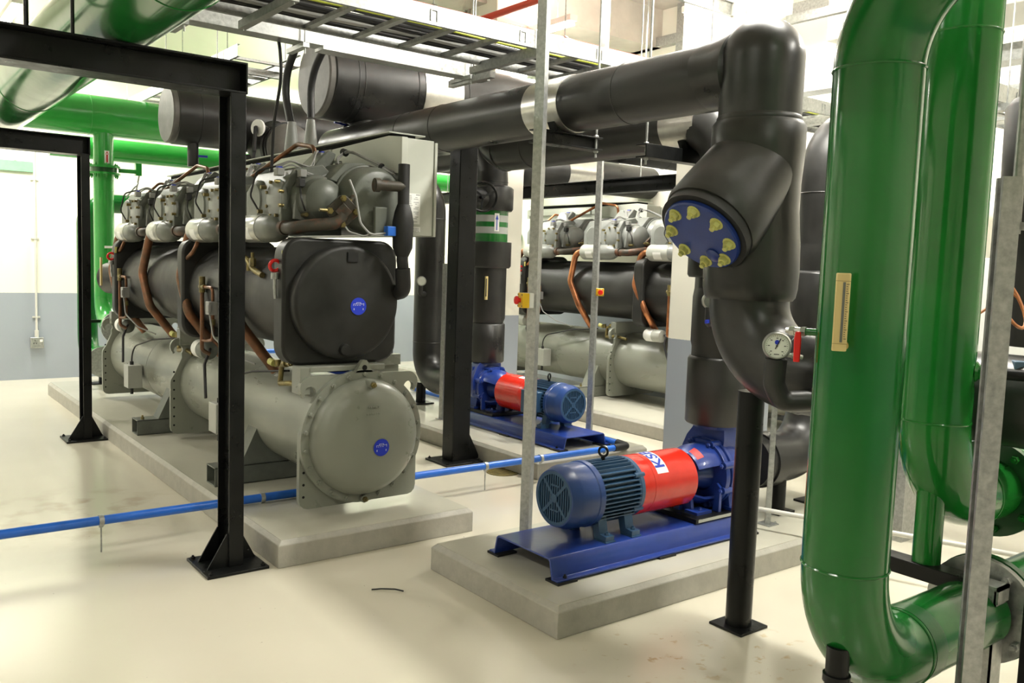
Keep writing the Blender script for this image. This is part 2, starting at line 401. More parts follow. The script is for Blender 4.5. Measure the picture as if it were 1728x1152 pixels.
t = thing('steel_gantry', 'black steel goalpost frame nearest the camera, beam under the big green pipes', 'gantry', (1.54, 4.34, 0))
isec(MB(), (1.543, 4.338, .015), (1.543, 4.338, 2.382), .075, .176, (1, 0, 0)).build('post', 'steel', t, .002)
bm = isec(MB(), (-1.9, 4.338, 2.457), (1.585, 4.338, 2.457), .176, .15, (0, 1, 0)); bm.box((1.578, 4.25, 2.382), (1.588, 4.426, 2.532)); bm.build('beam', 'steel', t, .002)
MB().piece().cyl((.645, 4.34, 2.53), (.645, 4.34, ZC), .010, seg=10).piece().cyl((.815, 4.28, 2.53), (.815, 4.28, ZC), .008, seg=10).build('hanger_rod', 'steel', t)
g = MB()
g.piece().prism([(0, 0), (-.105, 0), (-.006, .17), (0, .17)], (1.505, 4.262, .015), (1, 0, 0), (0, 0, 1), (0, .009, 0))
g.piece().prism([(0, 0), (-.105, 0), (-.006, .17), (0, .17)], (1.505, 4.405, .015), (1, 0, 0), (0, 0, 1), (0, .009, 0))
g.piece().prism([(0, 0), (.095, 0), (.006, .17), (0, .17)], (1.581, 4.335, .015), (1, 0, 0), (0, 0, 1), (0, .009, 0))
g.build('gusset', 'steel', t)
base_plate(t, 1.37, 4.165, 1.685, 4.50)
isec(MB(), (-1.85, 4.338, .015), (-1.85, 4.338, 2.382), .075, .176, (1, 0, 0)).build('post', 'steel', t, .002)

t = thing('steel_gantry', 'black steel goalpost frame farther back at left, beside the green riser', 'gantry', (1.58, 7.93, 0))
isec(MB(), (1.58, 7.933, .015), (1.58, 7.933, 2.368), .065, .166, (1, 0, 0)).build('post', 'steel', t, .002)
bm = isec(MB(), (-1.9, 7.933, 2.441), (1.615, 7.933, 2.441), .166, .148, (0, 1, 0)); bm.box((1.608, 7.85, 2.367), (1.618, 8.016, 2.515)); bm.build('beam', 'steel', t, .002)
g = MB()
g.piece().prism([(0, 0), (-.12, 0), (-.006, .19), (0, .19)], (1.548, 7.86, .015), (1, 0, 0), (0, 0, 1), (0, .009, 0))
g.piece().prism([(0, 0), (.10, 0), (.006, .19), (0, .19)], (1.613, 7.93, .015), (1, 0, 0), (0, 0, 1), (0, .009, 0))
g.build('gusset', 'steel', t)
base_plate(t, 1.405, 7.78, 1.725, 8.08)
isec(MB(), (-1.85, 7.933, .015), (-1.85, 7.933, 2.368), .065, .166, (1, 0, 0)).build('post', 'steel', t, .002)

t = thing('steel_column', 'tall black steel post between the nearest chiller and the second pump', 'column', (3.87, 5.72, 0))
MB().box((3.788, 5.65, .015), (3.954, 5.80, 2.58)).build('post', 'steel', t, .006)
g = MB()
g.piece().prism([(0, 0), (.11, 0), (.006, .20), (0, .20)], (3.954, 5.66, .015), (1, 0, 0), (0, 0, 1), (0, .01, 0))
g.piece().prism([(0, 0), (-.11, 0), (-.006, .20), (0, .20)], (3.87, 5.80, .015), (0, -1, 0), (0, 0, 1), (.01, 0, 0))
g.build('gusset', 'steel', t)
base_plate(t, 3.68, 5.56, 4.03, 5.88)
MB().bar((3.87, 5.9, 2.52), (3.87, 7.0, 2.52), .12, .11).build('beam', 'steel', t)

t = thing('steel_support_beam', 'long black steel beam over the rear chiller carrying the back pipes', 'beam', (5.75, 6.3, 2.25))
isec(MB(), (5.82, 4.2, 2.362), (5.82, 11.0, 2.362), .12, .13, (1, 0, 0)).build('beam', 'steel', t, .002)
for y in (4.85, 5.75, 7.15, 9.0, 10.6): MB().cyl((5.86, y, 2.36), (5.86, y, ZC), .006, seg=8).build('hanger_rod', 'galv', t)

# round post with square plates propping the strainer elbow
t = thing('pipe_support_post', 'round black steel post standing on the floor under the strainer elbow', 'post', (3.17, 2.366, 0))
MB().cyl((3.17, 2.366, .012), (3.17, 2.366, 1.075), .058, seg=32).build('post', 'steel', t)
base_plate(t, 3.075, 2.275, 3.265, 2.455, t=.012, bolts=False)

# ------------------------------------------------------------------ overhead black pipe, strainer riser, elbow to the third pump
def band(mb, c, ax, r, L):
    c, ax = V(c), V(ax).normalized(); mb.hollow(c-ax*L/2, c+ax*L/2, r+.004, r-.01, 40)
    return mb
def seam(mb, c, ax, r): mb.torus(c, ax, r, .004, 48, 6); return mb

P = V((3.17, 2.41, 0))
t = thing('insulated_pipe', 'black insulated overhead pipe coming down through the blue-capped strainer', 'pipe', (3.17, 2.41, 0))
pr = MB().tube([(3.17, 6.55, 2.475), (3.17, 2.47, 2.475)], .151, 48); seam(pr, (3.17, 3.20, 2.475), (0, 1, 0), .150); seam(pr, (3.17, 4.9, 2.475), (0, 1, 0), .150); seam(pr, (3.17, 5.35, 2.475), (0, 1, 0), .150)
pr.build('overhead_run', 'insul', t)
MB().lathe([(0, 2.24), (.172, 2.24), (.176, 2.26), (.177, 2.50)]+[(.177*math.cos(R(6*k)), 2.51+.178*math.sin(R(6*k))) for k in range(15)]+[(0, 2.688)], P, P+V((0, 0, 1)), 56, False).lathe([(.10, .05), (.176, .10), (.168, .15), (.158, .20), (.154, .26), (.150, .30)], V((3.17, 2.41, 2.478)), V((3.17, 3.41, 2.478)), 48, False).build('top_elbow', 'insul', t, sharp=60)
MB().lathe([(0, 2.27), (.176, 2.27), (.182, 2.26), (.182, 2.245), (.176, 2.235), (0, 2.235)], P, P+V((0, 0, 1)), 48, False).build('collar', 'insul', t)
MB().lathe([(0, 2.245), (.187, 2.245), (.200, 2.225), (.200, 2.12), (.190, 1.98), (.190, 1.86), (.203, 1.72), (.206, 1.60), (.203, 1.53), (.196, 1.492), (.185, 1.478), (0, 1.475)], P, P+V((0, 0, 1)), 56, False).build('strainer_body', 'insul', t, sharp=50)
ca = V((-.73, 0, -.68)).normalized(); cc = V((2.845, 2.417, 1.752)); c0 = V((3.19, 2.417, 2.075))
MB().lathe([(0, 0), (.195, 0), (.205, .12), (.212, .30), (.214, .40), (.205, .425), (.16, .43), (0, .43)], c0, c0+ca, 48, False).build('strainer_leg', 'insul', t, sharp=50)
MB().hollow(cc-ca*.045, cc-ca*.005, .200, .15, 48).build('rubber_joint', 'rubber', t)
cv = MB().lathe([(0, 0), (.168, 0), (.176, .004), (.176, .020), (.170, .026), (0, .026)], cc-ca*.006, cc+ca, 48, False).build('strainer_cover', 'blue', t)
cu_, cv_ = frame(ca)
for i in range(8):
    a = 2*math.pi*(i+.5)/8+.12; q = cc+ca*.02+(cu_*math.cos(a)+cv_*math.sin(a))*.138
    MB().lathe([(0, 0), (.030, 0), (.029, .003), (0, .0035)], q, q+ca, 14, False).hex(q+ca*.002, ca, .0215, .022).build('cover_bolt', 'cream', cv)
q = cc+ca*.018+cv_*(-.10)+cu_*.02
MB().lathe([(0, 0), (.034, 0), (.034, .008), (.02, .014), (0, .014)], q, q+ca, 16, False).build('drain_plug', 'blue', cv)
el = MB().tube([(3.17, 2.41, 1.50), (3.17, 2.41, 1.185), (3.17, 1.70, 1.185)], .172, 48, bend=.30, n=16); seam(el, (3.17, 2.11, 1.185), (0, 1, 0), .171)
el.build('bottom_elbow', 'insul', t)
MB().tube([(3.17, 1.75, 1.19), (3.17, .2, 1.19)], .158, 48).build('lower_run', 'insul', t)
b = MB(); band(b, (3.17, 3.76, 2.475), (0, 1, 0), .151, .30); b.build('aluminium_band', 'alu', t)
MB().cyl((3.267, 6.450, 2.625), (3.187, 6.450, 2.655), .03, seg=14).build('vent_valve', 'rubber', t)
MB().bar((3.197, 6.420, 2.655), (3.097, 6.420, 2.665), .018, .014).build('vent_lever', 'sticker', t)['label'] = 'blue vent valve lever'
# dial gauge on its insulated siphon, facing the aisle
ga = V((-.80, -.60, .04)).normalized(); gu = V((.60, -.80, 0)); gv = ga.cross(-gu)
gc = V((2.86, 2.03, 1.318))
MB().tube([(3.06, 1.92, 1.22), (3.02, 1.94, 1.105), (2.91, 2.03, 1.095), (2.875, 2.045, 1.17), (2.875, 2.04, 1.265)], .042, 18, bend=.055).build('gauge_siphon', 'insul', t)
gd = MB().lathe([(0, 0), (.052, 0), (.055, .01), (.055, .038), (.050, .046), (.046, .046), (.046, .036), (0, .036)], gc-ga*.03, gc+ga, 40, False).build('gauge', 'silver', t)
fc = gc+ga*.0075
MB().lathe([(0, 0), (.0455, 0), (0, .0005)], fc, fc+ga, 40, False).build('gauge_dial', 'glass', gd)
tk = MB()
gr = gv.cross(ga) if False else ga.cross(gv)
gr = V((ga.y*-1, ga.x, 0)).normalized()          # viewer's right on the dial
gr = gr if gr.dot(RT) > 0 else -gr
gup = gr.cross(-ga).normalized(); gup = gup if gup.z > 0 else -gup
for i in range(25):
    a = R(225-270*i/24); e = gr*math.cos(a)+gup*math.sin(a); l = .006 if i % 4 == 0 else .003
    tk.bar(fc+e*(.041-l)+ga*.001, fc+e*.041+ga*.001, .0012, .0006, up=ga)
for i in range(7):
    a = R(225-270*i/6); e = gr*math.cos(a)+gup*math.sin(a); c_ = fc+e*.030+ga*.001
    tk.bar(c_-gr*.0035, c_+gr*.0035, .003, .0006, up=ga)
tk.bar(fc-gr*.010-gup*.033+ga*.001, fc+gr*.010-gup*.033+ga*.001, .003, .0006, up=ga)
for sx in (-.022, .022): tk.cyl(fc+gr*sx-gup*.035, fc+gr*sx-gup*.035+ga*.0012, .0022, seg=8)
tk.build('dial_marks', 'ink', gd)
e = (gr*.42+gup*.9).normalized()
MB().bar(fc-e*.014+ga*.003, fc+e*.032+ga*.003, .0035, .001, up=ga).cyl(fc, fc+ga*.005, .004, seg=10).build('pointer', 'ink', gd)
MB().lathe([(0, 0), (.009, 0), (.009, .001), (0, .001)], fc+gup*.014+ga*.0008, fc+gup*.014+ga, 16, False).build('dial_emblem', 'sticker', gd)
v_ = MB().cyl((2.89, 2.02, 1.285), (2.95, 1.975, 1.275), .009, seg=12); v_.hex((2.915, 2.0, 1.28), (.8, -.6, 0), .013, .02); v_.build('gauge_cock', 'silver', t)
# bracket under the band: black channel hung from rods
t = thing('pipe_bracket', 'black steel channel bracket hung on rods under the overhead pipe band', 'bracket', (3.16, 3.68, 2.25))
b = MB(); b.box((2.93, 3.64, 2.313), (3.40, 3.72, 2.321)); b.box((2.93, 3.676, 2.25), (3.40, 3.684, 2.32)); b.box((2.93, 3.64, 2.248), (3.40, 3.72, 2.256)); b.build('channel', 'steel', t, .002)
MB().prism([(-.09, 0), (.09, 0), (.12, .06), (.10, .06), (.06, .03), (-.06, .03), (-.10, .06), (-.12, .06)], (3.17, 3.66, 2.321), (1, 0, 0), (0, 0, 1), (0, .06, 0)).build('saddle', 'steel', t)
b = MB()
for x in (2.955, 3.365): b.piece().cyl((x, 3.66, 2.21), (x, 3.66, ZC), .007, seg=8); b.hex((x, 3.66, 2.248), (0, 0, -1), .014, .012); b.hex((x, 3.66, 2.321), (0, 0, 1), .014, .012)
b.build('hanger_rod', 'galv', t)

# P2 : second overhead pipe, delivery of the foreground pump
D1 = V((3.92, 3.17, 0))
t = thing('insulated_pipe', 'black insulated overhead pipe rising from the foreground pump, behind the strainer pipe', 'pipe', (3.92, 3.17, 0))
p = MB().tube([(3.92, 5.44, 2.80), (3.92, 5.44, 2.435), (3.92, 3.17, 2.435), (3.92, 3.17, 1.5)], .150, 44, bend=.26, n=12)
for y in (4.9, 5.25): seam(p, (3.92, y, 2.435), (0, 1, 0), .150)
p.build('overhead_run', 'insul', t)
p = MB().lathe([(0, .735), (.160, .735), (.168, .745), (.168, 1.10), (.160, 1.115), (.150, 1.118), (.150, 1.17), (.158, 1.20), (.158, 1.45), (.150, 1.50), (0, 1.5)], D1, D1+V((0, 0, 1)), 44, False)
p.build('valve_jacket', 'insul', t, sharp=50)
MB().lathe([(0, 1.56), (.185, 1.56), (.195, 1.575), (.195, 1.86), (.185, 1.875), (0, 1.875)], D1, D1+V((0, 0, 1)), 44, False).build('check_valve_jacket', 'insul', t, sharp=50)
b = MB(); band(b, (3.92, 3.45, 2.435), (0, 1, 0), .150, .26); b.build('aluminium_band', 'alu', t)
gc = V((3.735, 3.09, 1.435))
MB().tube([(3.80, 3.11, 1.315), (3.735, 3.09, 1.30), (3.735, 3.09, 1.40)], .028, 14, bend=.03).build('gauge_siphon', 'insul', t)
ga2 = V((-.62, -.78, 0)).normalized()
gg = MB().lathe([(0, 0), (.045, 0), (.047, .01), (.047, .034), (.040, .038), (0, .036)], gc-ga2*.03, gc+ga2, 30, False).build('gauge', 'silver', t)
MB().lathe([(0, 0), (.038, 0), (0, .002)], gc+ga2*.008, gc+ga2, 30, False).build('gauge_dial', 'dgrey', gg)
MB().bar((3.73, 3.09, 1.325), (3.655, 3.05, 1.325), .012, .018).build('blue_lever', 'sticker', t)['label'] = 'blue valve lever'
th = MB().box((3.80, 2.985, 1.20), (3.83, 3.005, 1.42)).build('thermometer', 'gold', t, .003)
MB().box((3.812, 2.981, 1.225), (3.818, 2.986, 1.40)).build('thermometer_slot', 'ink', th)
t = thing('pipe_bracket', 'black steel channel bracket under the second overhead pipe band', 'bracket', (3.92, 3.42, 2.2))
b = MB(); b.box((3.48, 3.38, 2.272), (4.36, 3.46, 2.280)); b.box((3.48, 3.38, 2.21), (4.36, 3.388, 2.275)); b.box((3.48, 3.38, 2.206), (4.36, 3.46, 2.214)); b.build('channel', 'steel', t, .002)
MB().prism([(-.09, 0), (.09, 0), (.12, .05), (-.12, .05)], (3.92, 3.39, 2.28), (1, 0, 0), (0, 0, 1), (0, .06, 0)).build('saddle', 'steel', t)
b = MB()
for x in (3.52, 4.32): b.piece().cyl((x, 3.42, 2.17), (x, 3.42, ZC), .007, seg=8); b.hex((x, 3.42, 2.206), (0, 0, -1), .014, .012); b.hex((x, 3.42, 2.28), (0, 0, 1), .014, .012)
b.build('hanger_rod', 'galv', t)

# suction of the foreground pump
t = thing('insulated_pipe', 'black insulated suction pipe bending into the foreground pump, behind the near green pipe', 'pipe', (4.87, 3.17, 0))
p = MB().tube([(4.26, 3.17, .47), (4.87, 3.17, .47), (4.87, 3.17, 2.49), (5.9, 3.17, 2.49)], .155, 44, bend=.28, n=14)
for z in (.80, 2.1): seam(p, (4.87, 3.17, z), (0, 0, 1), .155)
p.build('pipe', 'insul', t)
MB().lathe([(0, 1.25), (.165, 1.25), (.182, 1.27), (.182, 1.6), (.165, 1.62), (0, 1.62)], V((4.87, 3.17, 0)), V((4.87, 3.17, 1)), 44, False).build('valve_jacket', 'insul', t, sharp=50)
MB().hollow((4.34, 3.17, .47), (4.44, 3.17, .47), .168, .15, 44).build('flange_jacket', 'insul', t)
p = MB().cyl((4.92, 3.12, .155), (4.92, 3.12, .40), .055, seg=24); p.build('foot', 'steel', t)
MB().box((4.81, 3.02, .141), (5.04, 3.22, .155)).build('foot_plate', 'steel', t, .002)
MB().cyl((4.50, 3.12, .155), (4.50, 3.12, .38), .045, seg=24).box((4.42, 3.05, .141), (4.58, 3.19, .155)).build('foot', 'steel', t)

# pump 2 pipes
D2 = V((4.69, 6.47, 0))
t = thing('insulated_pipe', 'black insulated delivery pipe with green taped band rising from the second pump', 'pipe', (4.69, 6.47, 0))
U = V((0, 0, 1))
p = MB().tube([(4.69, 6.47, 1.40), (4.69, 6.47, 2.62), (4.69, 7.4, 2.62)], .145, 44, bend=.27); seam(p, D2+U*2.33, U, .145); p.build('pipe', 'insul', t)
MB().lathe([(0, .69), (.150, .69), (.160, .70), (.160, 1.04), (.15, 1.05), (0, 1.05)], D2, D2+U, 44, False).build('sleeve', 'insul', t, sharp=50)
MB().lathe([(0, 1.05), (.140, 1.05), (.158, 1.10), (.158, 1.56), (0, 1.565)], D2, D2+U, 44, False).build('sleeve', 'insul', t, sharp=50)
MB().lathe([(0, 1.555), (.180, 1.555), (.196, 1.575), (.196, 1.79), (0, 1.80)], D2, D2+U, 44, False).build('check_valve_jacket', 'insul', t, sharp=50)
MB().lathe([(0, 2.07), (.185, 2.07), (.200, 2.09), (.200, 2.27), (.185, 2.285), (.15, 2.30), (0, 2.3)], D2, D2+U, 44, False).build('gate_valve_jacket', 'insul', t, sharp=50)
MB().cyl((4.69, 6.47, 2.17), (4.30, 6.33, 2.17), .095, seg=32).build('valve_bonnet', 'insul', t)
for z0, z1, m_ in ((1.79, 1.865, 'green'), (1.865, 1.925, 'tape'), (1.925, 1.97, 'green'), (1.97, 2.03, 'tape'), (2.03, 2.08, 'green')):
    MB().lathe([(.14, z0), (.157, z0), (.157, z1), (.14, z1)], D2, D2+U, 44, False).build('colour_band', m_, t)
# flow arrow label on the band
def curved(mb, c, r, phi, poly):           # polygon (s along arc, z) wrapped round a vertical cylinder
    vs = [(c.x+r*math.cos(phi+s/r), c.y+r*math.sin(phi+s/r), z) for s, z in poly]
    return mb.add(vs, [tuple(range(len(vs)))])
ph = math.atan2(-6.47, -4.69)+.35
lb = MB()
for i in range(4): curved(lb, D2, .1595, ph, [(-.023+.0115*i, 1.885), (-.0115+.0115*i, 1.885), (-.0115+.0115*i, 2.045), (-.023+.0115*i, 2.045)])
lb = lb.build('arrow_label', 'white', t)
a_ = MB(); curved(a_, D2, .1605, ph, [(-.0045, 1.895), (.0045, 1.895), (.0045, 1.99), (-.0045, 1.99)]); curved(a_, D2, .1605, ph, [(-.015, 1.99), (.015, 1.99), (0, 2.035)]); a_.build('arrow', 'blueink', lb)
hw = V((4.40, 6.20, 2.17)); ha = V((-.38, -.92, 0)).normalized()
hwm = MB().torus(hw, ha, .125, .011, 40, 8)
hu, hv = frame(ha)
for k in range(3):
    a = R(25+120*k); hwm.bar(hw, hw+(hu*math.cos(a)+hv*math.sin(a))*.12, .018, .010, up=ha)
hwm.cyl(hw-ha*.2, hw+ha*.03, .018, seg=12); hwm.build('handwheel', 'steel', t)
th = MB().box((4.545, 6.315, 1.27), (4.57, 6.335, 1.48)).build('thermometer', 'gold', t, .003)
MB().box((4.544, 6.311, 1.30), (4.552, 6.316, 1.46)).build('thermometer_slot', 'ink', th)

S2 = V((4.69, 7.45, 0))
t = thing('insulated_pipe', 'black insulated suction pipe curving into the second pump, beside the nearest chiller', 'pipe', (4.69, 7.45, 0))
p = MB().tube([(4.69, 6.95, .42), (4.69, 7.50, .42), (4.69, 7.50, 2.33), (4.69, 8.6, 2.33)], .150, 44, bend=.27, n=14)
for z in (.78, 2.02): seam(p, (4.69, 7.5, z), U, .15)
p.build('pipe', 'insul', t)
MB().hollow((4.69, 6.92, .42), (4.69, 7.05, .42), .165, .14, 44).build('flange_jacket', 'insul', t)
MB().cyl((4.66, 7.56, .155), (4.66, 7.56, .36), .05, seg=20).box((4.56, 7.46, .141), (4.76, 7.66, .155)).build('foot', 'steel', t)
MB().tube([(4.60, 7.42, 1.27), (4.50, 7.36, 1.27), (4.50, 7.36, 1.36)], .026, 12, bend=.03).build('gauge_siphon', 'insul', t)
gg = MB().lathe([(0, 0), (.045, 0), (.047, .01), (.047, .034), (.040, .038), (0, .036)], V((4.50, 7.34, 1.40)), V((4.50, 7.34, 1.40))+V((-.5, -.86, 0)), 30, False).build('gauge', 'silver', t)
ga2 = V((-.5, -.86, 0)).normalized(); q_ = V((4.5, 7.34, 1.40))+ga2*.038
MB().lathe([(0, 0), (.038, 0), (0, .002)], q_, q_+ga2, 30, False).build('gauge_dial', 'glass', gg)

# ------------------------------------------------------------------ black insulated headers overhead
def header(label, x0, x1, y, z, r, bands=(), seams=(), extra=None):
    t = thing('insulated_header', label, 'pipe', (x0, y, z-r))
    p = MB().lathe([(0, .03), (r*.90, .03), (r, .06), (r, x1-x0), (0, x1-x0)], (x0, y, z), (x1, y, z), 56, False)
    for s_ in seams: seam(p, (s_, y, z), (1, 0, 0), r)
    p.build('run', 'insul', t)
    MB().lathe([(0, 0), (r*.93, 0), (r*.965, .012), (r*.965, .05), (0, .05)], (x0, y, z), (x1, y, z), 56, False).build('end_cap', 'capgrey', t)
    for a, b in bands: MB().hollow((a, y, z), (b, y, z), r+.006, r-.02, 56).build('aluminium_band', 'alu', t)
    return t
h1 = header('largest black insulated header with a flat end cap, under the cable ladder', 2.86, 7.899, 6.3, 2.955, .30, [(3.68, 4.04)], [3.10, 3.15, 3.62, 4.10])
MB().tube([(3.30, 6.3, 2.8), (3.30, 6.3, 2.45), (3.17, 6.3, 2.45)], .12, 24, bend=.1).build('branch', 'insul', h1)
h2 = header('black insulated header with end cap and drain stub, behind the nearest steel frame', 2.37, 7.899, 8.4, 2.86, .265, [], [2.63])
MB().cyl((2.60, 8.35, 2.62), (2.60, 8.35, 2.40), .05, seg=20).build('drain_stub', 'insul', h2)
MB().bar((2.63, 8.33, 2.50), (2.72, 8.30, 2.50), .02, .02).build('blue_lever', 'sticker', h2)['label'] = 'blue drain valve lever'
bx_, bz_ = 3.311, 2.596
MB().tube([(bx_, 8.4, 2.80), (bx_, 8.15, bz_), (bx_, 7.80, bz_)], .235, 40, bend=.1).build('branch', 'insul', h2)
MB().hollow((bx_, 7.90, bz_), (bx_, 7.84, bz_), .247, .22, 40).build('branch_joint', 'rubber', h2)
MB().lathe([(0, 0), (.225, 0), (.225, -.03), (.20, -.06), (.12, -.085), (0, -.095)], (bx_, 7.80, bz_), (bx_, 8.80, bz_), 40, False).build('branch_cap', 'capgrey', h2)
vx_, vz_ = 3.018, 2.750
MB().cyl((bx_-.15, 7.98, vz_), (vx_, 7.80, vz_), .05, seg=20).build('valve_neck', 'insul', h2)
MB().cyl((vx_, 7.80, vz_), (vx_-.02, 7.79, vz_), .075, seg=30).build('valve_plate', 'white', h2)
MB().bar((vx_-.035, 7.79, vz_+.01), (vx_-.06, 7.76, vz_-.22), .045, .02).bar((vx_-.05, 7.76, vz_-.2), (vx_-.12, 7.74, vz_-.46), .022, .022).build('valve_lever', 'rubber', h2)
MB().tube([(3.15, 8.35, 2.55), (3.15, 8.35, 2.3), (3.15, 9.2, 2.3)], .16, 30, bend=.2).build('branch', 'insul', h2)

t = header('black insulated pipe with aluminium band resting on the rear black beam', 5.76, 7.899, 7.6, 2.64, .19, [(6.45, 6.95)], [6.1])
t = header('black insulated pipe crossing above the rear chiller, behind the second bracket', 4.45, 7.899, 5.88, 2.69, .13, [], [6.3])

# small black pipe passing behind the chiller hood
t = thing('insulated_pipe', 'short black insulated branch pipe behind the nearest chiller hood', 'pipe', (3.7, 8.9, 2.35))
MB().tube([(3.35, 9.2, 2.45), (4.3, 8.6, 2.62), (4.9, 8.3, 2.62)], .13, 28).build('pipe', 'insul', t)
# ------------------------------------------------------------------ green pipework
def flange(mb, c, ax, r, th, nb=8, hole=None):
    c, ax = V(c), V(ax).normalized()
    mb.lathe([(0, 0), (r, 0), (r, th), (0, th)], c, c+ax, 44, False)
    return mb
def bolts_part(c, ax, R0, n, r, h, m, parent, a0=.2): MB().bolts(c, ax, R0, n, r, h, a0).build('flange_bolt', m, parent)

# near right riser
GX, GY = 2.087, 1.229; G = V((GX, GY, 0))
t = thing('green_pipe', 'nearest thick green riser at right, with the brass thermometer', 'pipe', (GX, GY, 0))
p = MB().tube([(GX, -2.6, 2.42), (GX, GY, 2.42), (GX, GY, .53), (2.88, GY, .53)], .110, 64, bend=.305, n=18)
for z in (2.116, .835): p.torus((GX, GY, z), U, .1095, .0042, 64, 6)
p.torus((2.395, GY, .53), (1, 0, 0), .1095, .004, 64, 6)
p.build('pipe', 'green', t)
MB().hollow((2.41, GY, .53), (2.475, GY, .53), .1112, .10, 64).build('tape_band', 'green2', t)
flange(MB(), (2.905, GY, .53), (1, 0, 0), .172, .024).build('steel_flange', 'galv', t)
bolts_part((2.905, GY, .53), (-1, 0, 0), .145, 8, .015, .018, 'galv', t)
MB().hollow((2.929, GY, .53), (2.935, GY, .53), .165, .10, 44).build('gasket', 'white', t)
flange(MB(), (2.935, GY, .53), (1, 0, 0), .175, .028).build('flange', 'green2', t)
bolts_part((2.963, GY, .53), (1, 0, 0), .145, 8, .015, .02, 'green2', t)
MB().tube([(2.96, GY, .53), (4.6, GY, .53)], .110, 48).build('pipe', 'green', t)
MB().cyl((GX-.035, GY-.02, .0), (GX-.035, GY-.02, .625), .030, seg=20).lathe([(0, 0), (.036, 0), (.036, .02), (0, .02)], V((GX-.035, GY-.02, .53)), V((GX-.035, GY-.02, 1.53)), 18, False).build('foot', 'steel', t)
MB().box((GX-.13, GY-.10, 0), (GX+.03, GY+.06, .012)).build('foot_plate', 'steel', t)
# brass thermometer
ta = V((-.845, -.535, 0)); tr = V((.535, -.845, 0)); tb = G+ta*.16+V((0, 0, 1.415))+V((-.052, .080, 0))*.55
th = MB().prism([(-.017, 0), (.017, 0), (.017, .19), (-.017, .19)], tb, tr, U, ta*.016).build('thermometer', 'gold', t, .003)
MB().prism([(.000, .022), (.006, .022), (.006, .168), (.000, .168)], tb+ta*.0162, tr, U, ta*.0006).build('thermometer_slot', 'dgrey', th)
tk = MB()
for i in range(25): tk.prism([(.008, .03+.0055*i), (.0115 if i % 4 else .0145, .03+.0055*i), (.0115 if i % 4 else .0145, .0315+.0055*i), (.008, .0315+.0055*i)], tb+ta*.0162, tr, U, ta*.0004)
tk.build('scale_marks', 'ink', th)
for z in (.019, .171): MB().prism([(-.0172, z-.001), (.0172, z-.001), (.0172, z), (-.0172, z)], tb+ta*.0157, tr, U, ta*.0006).build('seam', 'oldbrass', th)
MB().cyl(tb+U*.013-ta*.055+tr*.012, tb+U*.013+tr*.012, .010, seg=16).build('thermometer_stem', 'brass', t)
# ball valve with red lever on a small branch
bv = G+V((0, 0, 1.445)); bd = V((-.30, .95, 0)).normalized()
MB().tube([bv+bd*.09, bv+bd*.145], .010, 12).build('branch', 'green', t)
q = bv+bd*.14
MB().cyl(q, q+bd*.045, .011, seg=16).hex(q, bd, .014, .014).hex(q+bd*.03, bd, .014, .014).build('ball_valve', 'silver', t)
q = q+bd*.02+ta*.014
MB().prism([(-.0085, -.082), (.0085, -.082), (.0095, -.02), (.007, 0), (-.007, 0), (-.0095, -.02)], q, tr, V((0, 0, 1)), ta*.012).build('valve_lever', 'redplastic', t, .003)['label'] = 'red valve lever'

# farther right riser
HX, HY = 2.837, 1.389; H = V((HX, HY, 0))
t = thing('green_pipe', 'second green riser at right, partly behind the nearest one, standing on a stub foot', 'pipe', (HX, HY, 0))
p = MB().tube([(HX, 1.9, 4.4), (HX, HY, 4.0), (HX, HY, .845), (3.30, HY, .845)], .110, 64, bend=.305, n=18)
for z in (2.37, 1.135): p.torus((HX, HY, z), U, .1095, .004, 64, 6)
p.torus((3.145, HY, .845), (1, 0, 0), .1095, .004, 64, 6)
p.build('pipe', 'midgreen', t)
flange(MB(), (3.29, HY, .845), (1, 0, 0), .175, .026).build('flange', 'green2', t)
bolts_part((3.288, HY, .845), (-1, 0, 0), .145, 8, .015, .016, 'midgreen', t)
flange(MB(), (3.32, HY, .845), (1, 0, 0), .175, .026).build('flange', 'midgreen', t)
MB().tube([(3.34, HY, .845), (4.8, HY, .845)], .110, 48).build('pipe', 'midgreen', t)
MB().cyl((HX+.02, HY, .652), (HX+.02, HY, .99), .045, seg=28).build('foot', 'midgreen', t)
st = V((HX+.04, HY-.10, 1.305)); sd = V((.25, -.97, 0)).normalized()
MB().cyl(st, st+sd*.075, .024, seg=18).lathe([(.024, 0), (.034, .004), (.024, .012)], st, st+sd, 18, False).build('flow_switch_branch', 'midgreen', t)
bx = st+sd*.10
MB().tube([st+sd*.07, st+sd*.14], .018, 12).build('switch_nipple', 'steel', t)
lbp = MB()
phi = math.atan2(-.78, -.62)+.25
for i in range(6): curved(lbp, H, .1108, phi+.72, [(.012*i, 1.352), (.012*(i+1), 1.352), (.012*(i+1), 1.366), (.012*i, 1.366)])
lbp = lbp.build('label_strip', 'white', t)
def wrapz(c, r, phi, z0):
    return lambda x, y: V((c.x+r*math.cos(phi+x/r), c.y+r*math.sin(phi+x/r), z0+y))
text('FLOW S', .011, H, tr, U, 'ink', lbp, wrap=wrapz(H, .1113, phi+1.02, 1.359))

# black frame carrying the foot, with galvanised end plate
t = thing('pipe_stand', 'low black and galvanised angle frame under the farther green riser', 'stand', (2.84, 1.3, 0))
MB().box((2.80, 1.232, .600), (2.875, 1.62, .652)).build('beam', 'steel', t, .003)
MB().box((2.80, 1.13, .640), (2.875, 1.235, .652)).box((2.80, 1.13, .60), (2.875, 1.137, .652)).build('end_plate', 'galv', t)
MB().box((2.80, 1.137, 0), (2.806, 1.21, .64)).box((2.80, 1.137, 0), (2.875, 1.143, .64)).build('leg', 'galv', t)
MB().box((2.80, 1.56, 0), (2.875, 1.62, .60)).build('leg', 'steel', t)

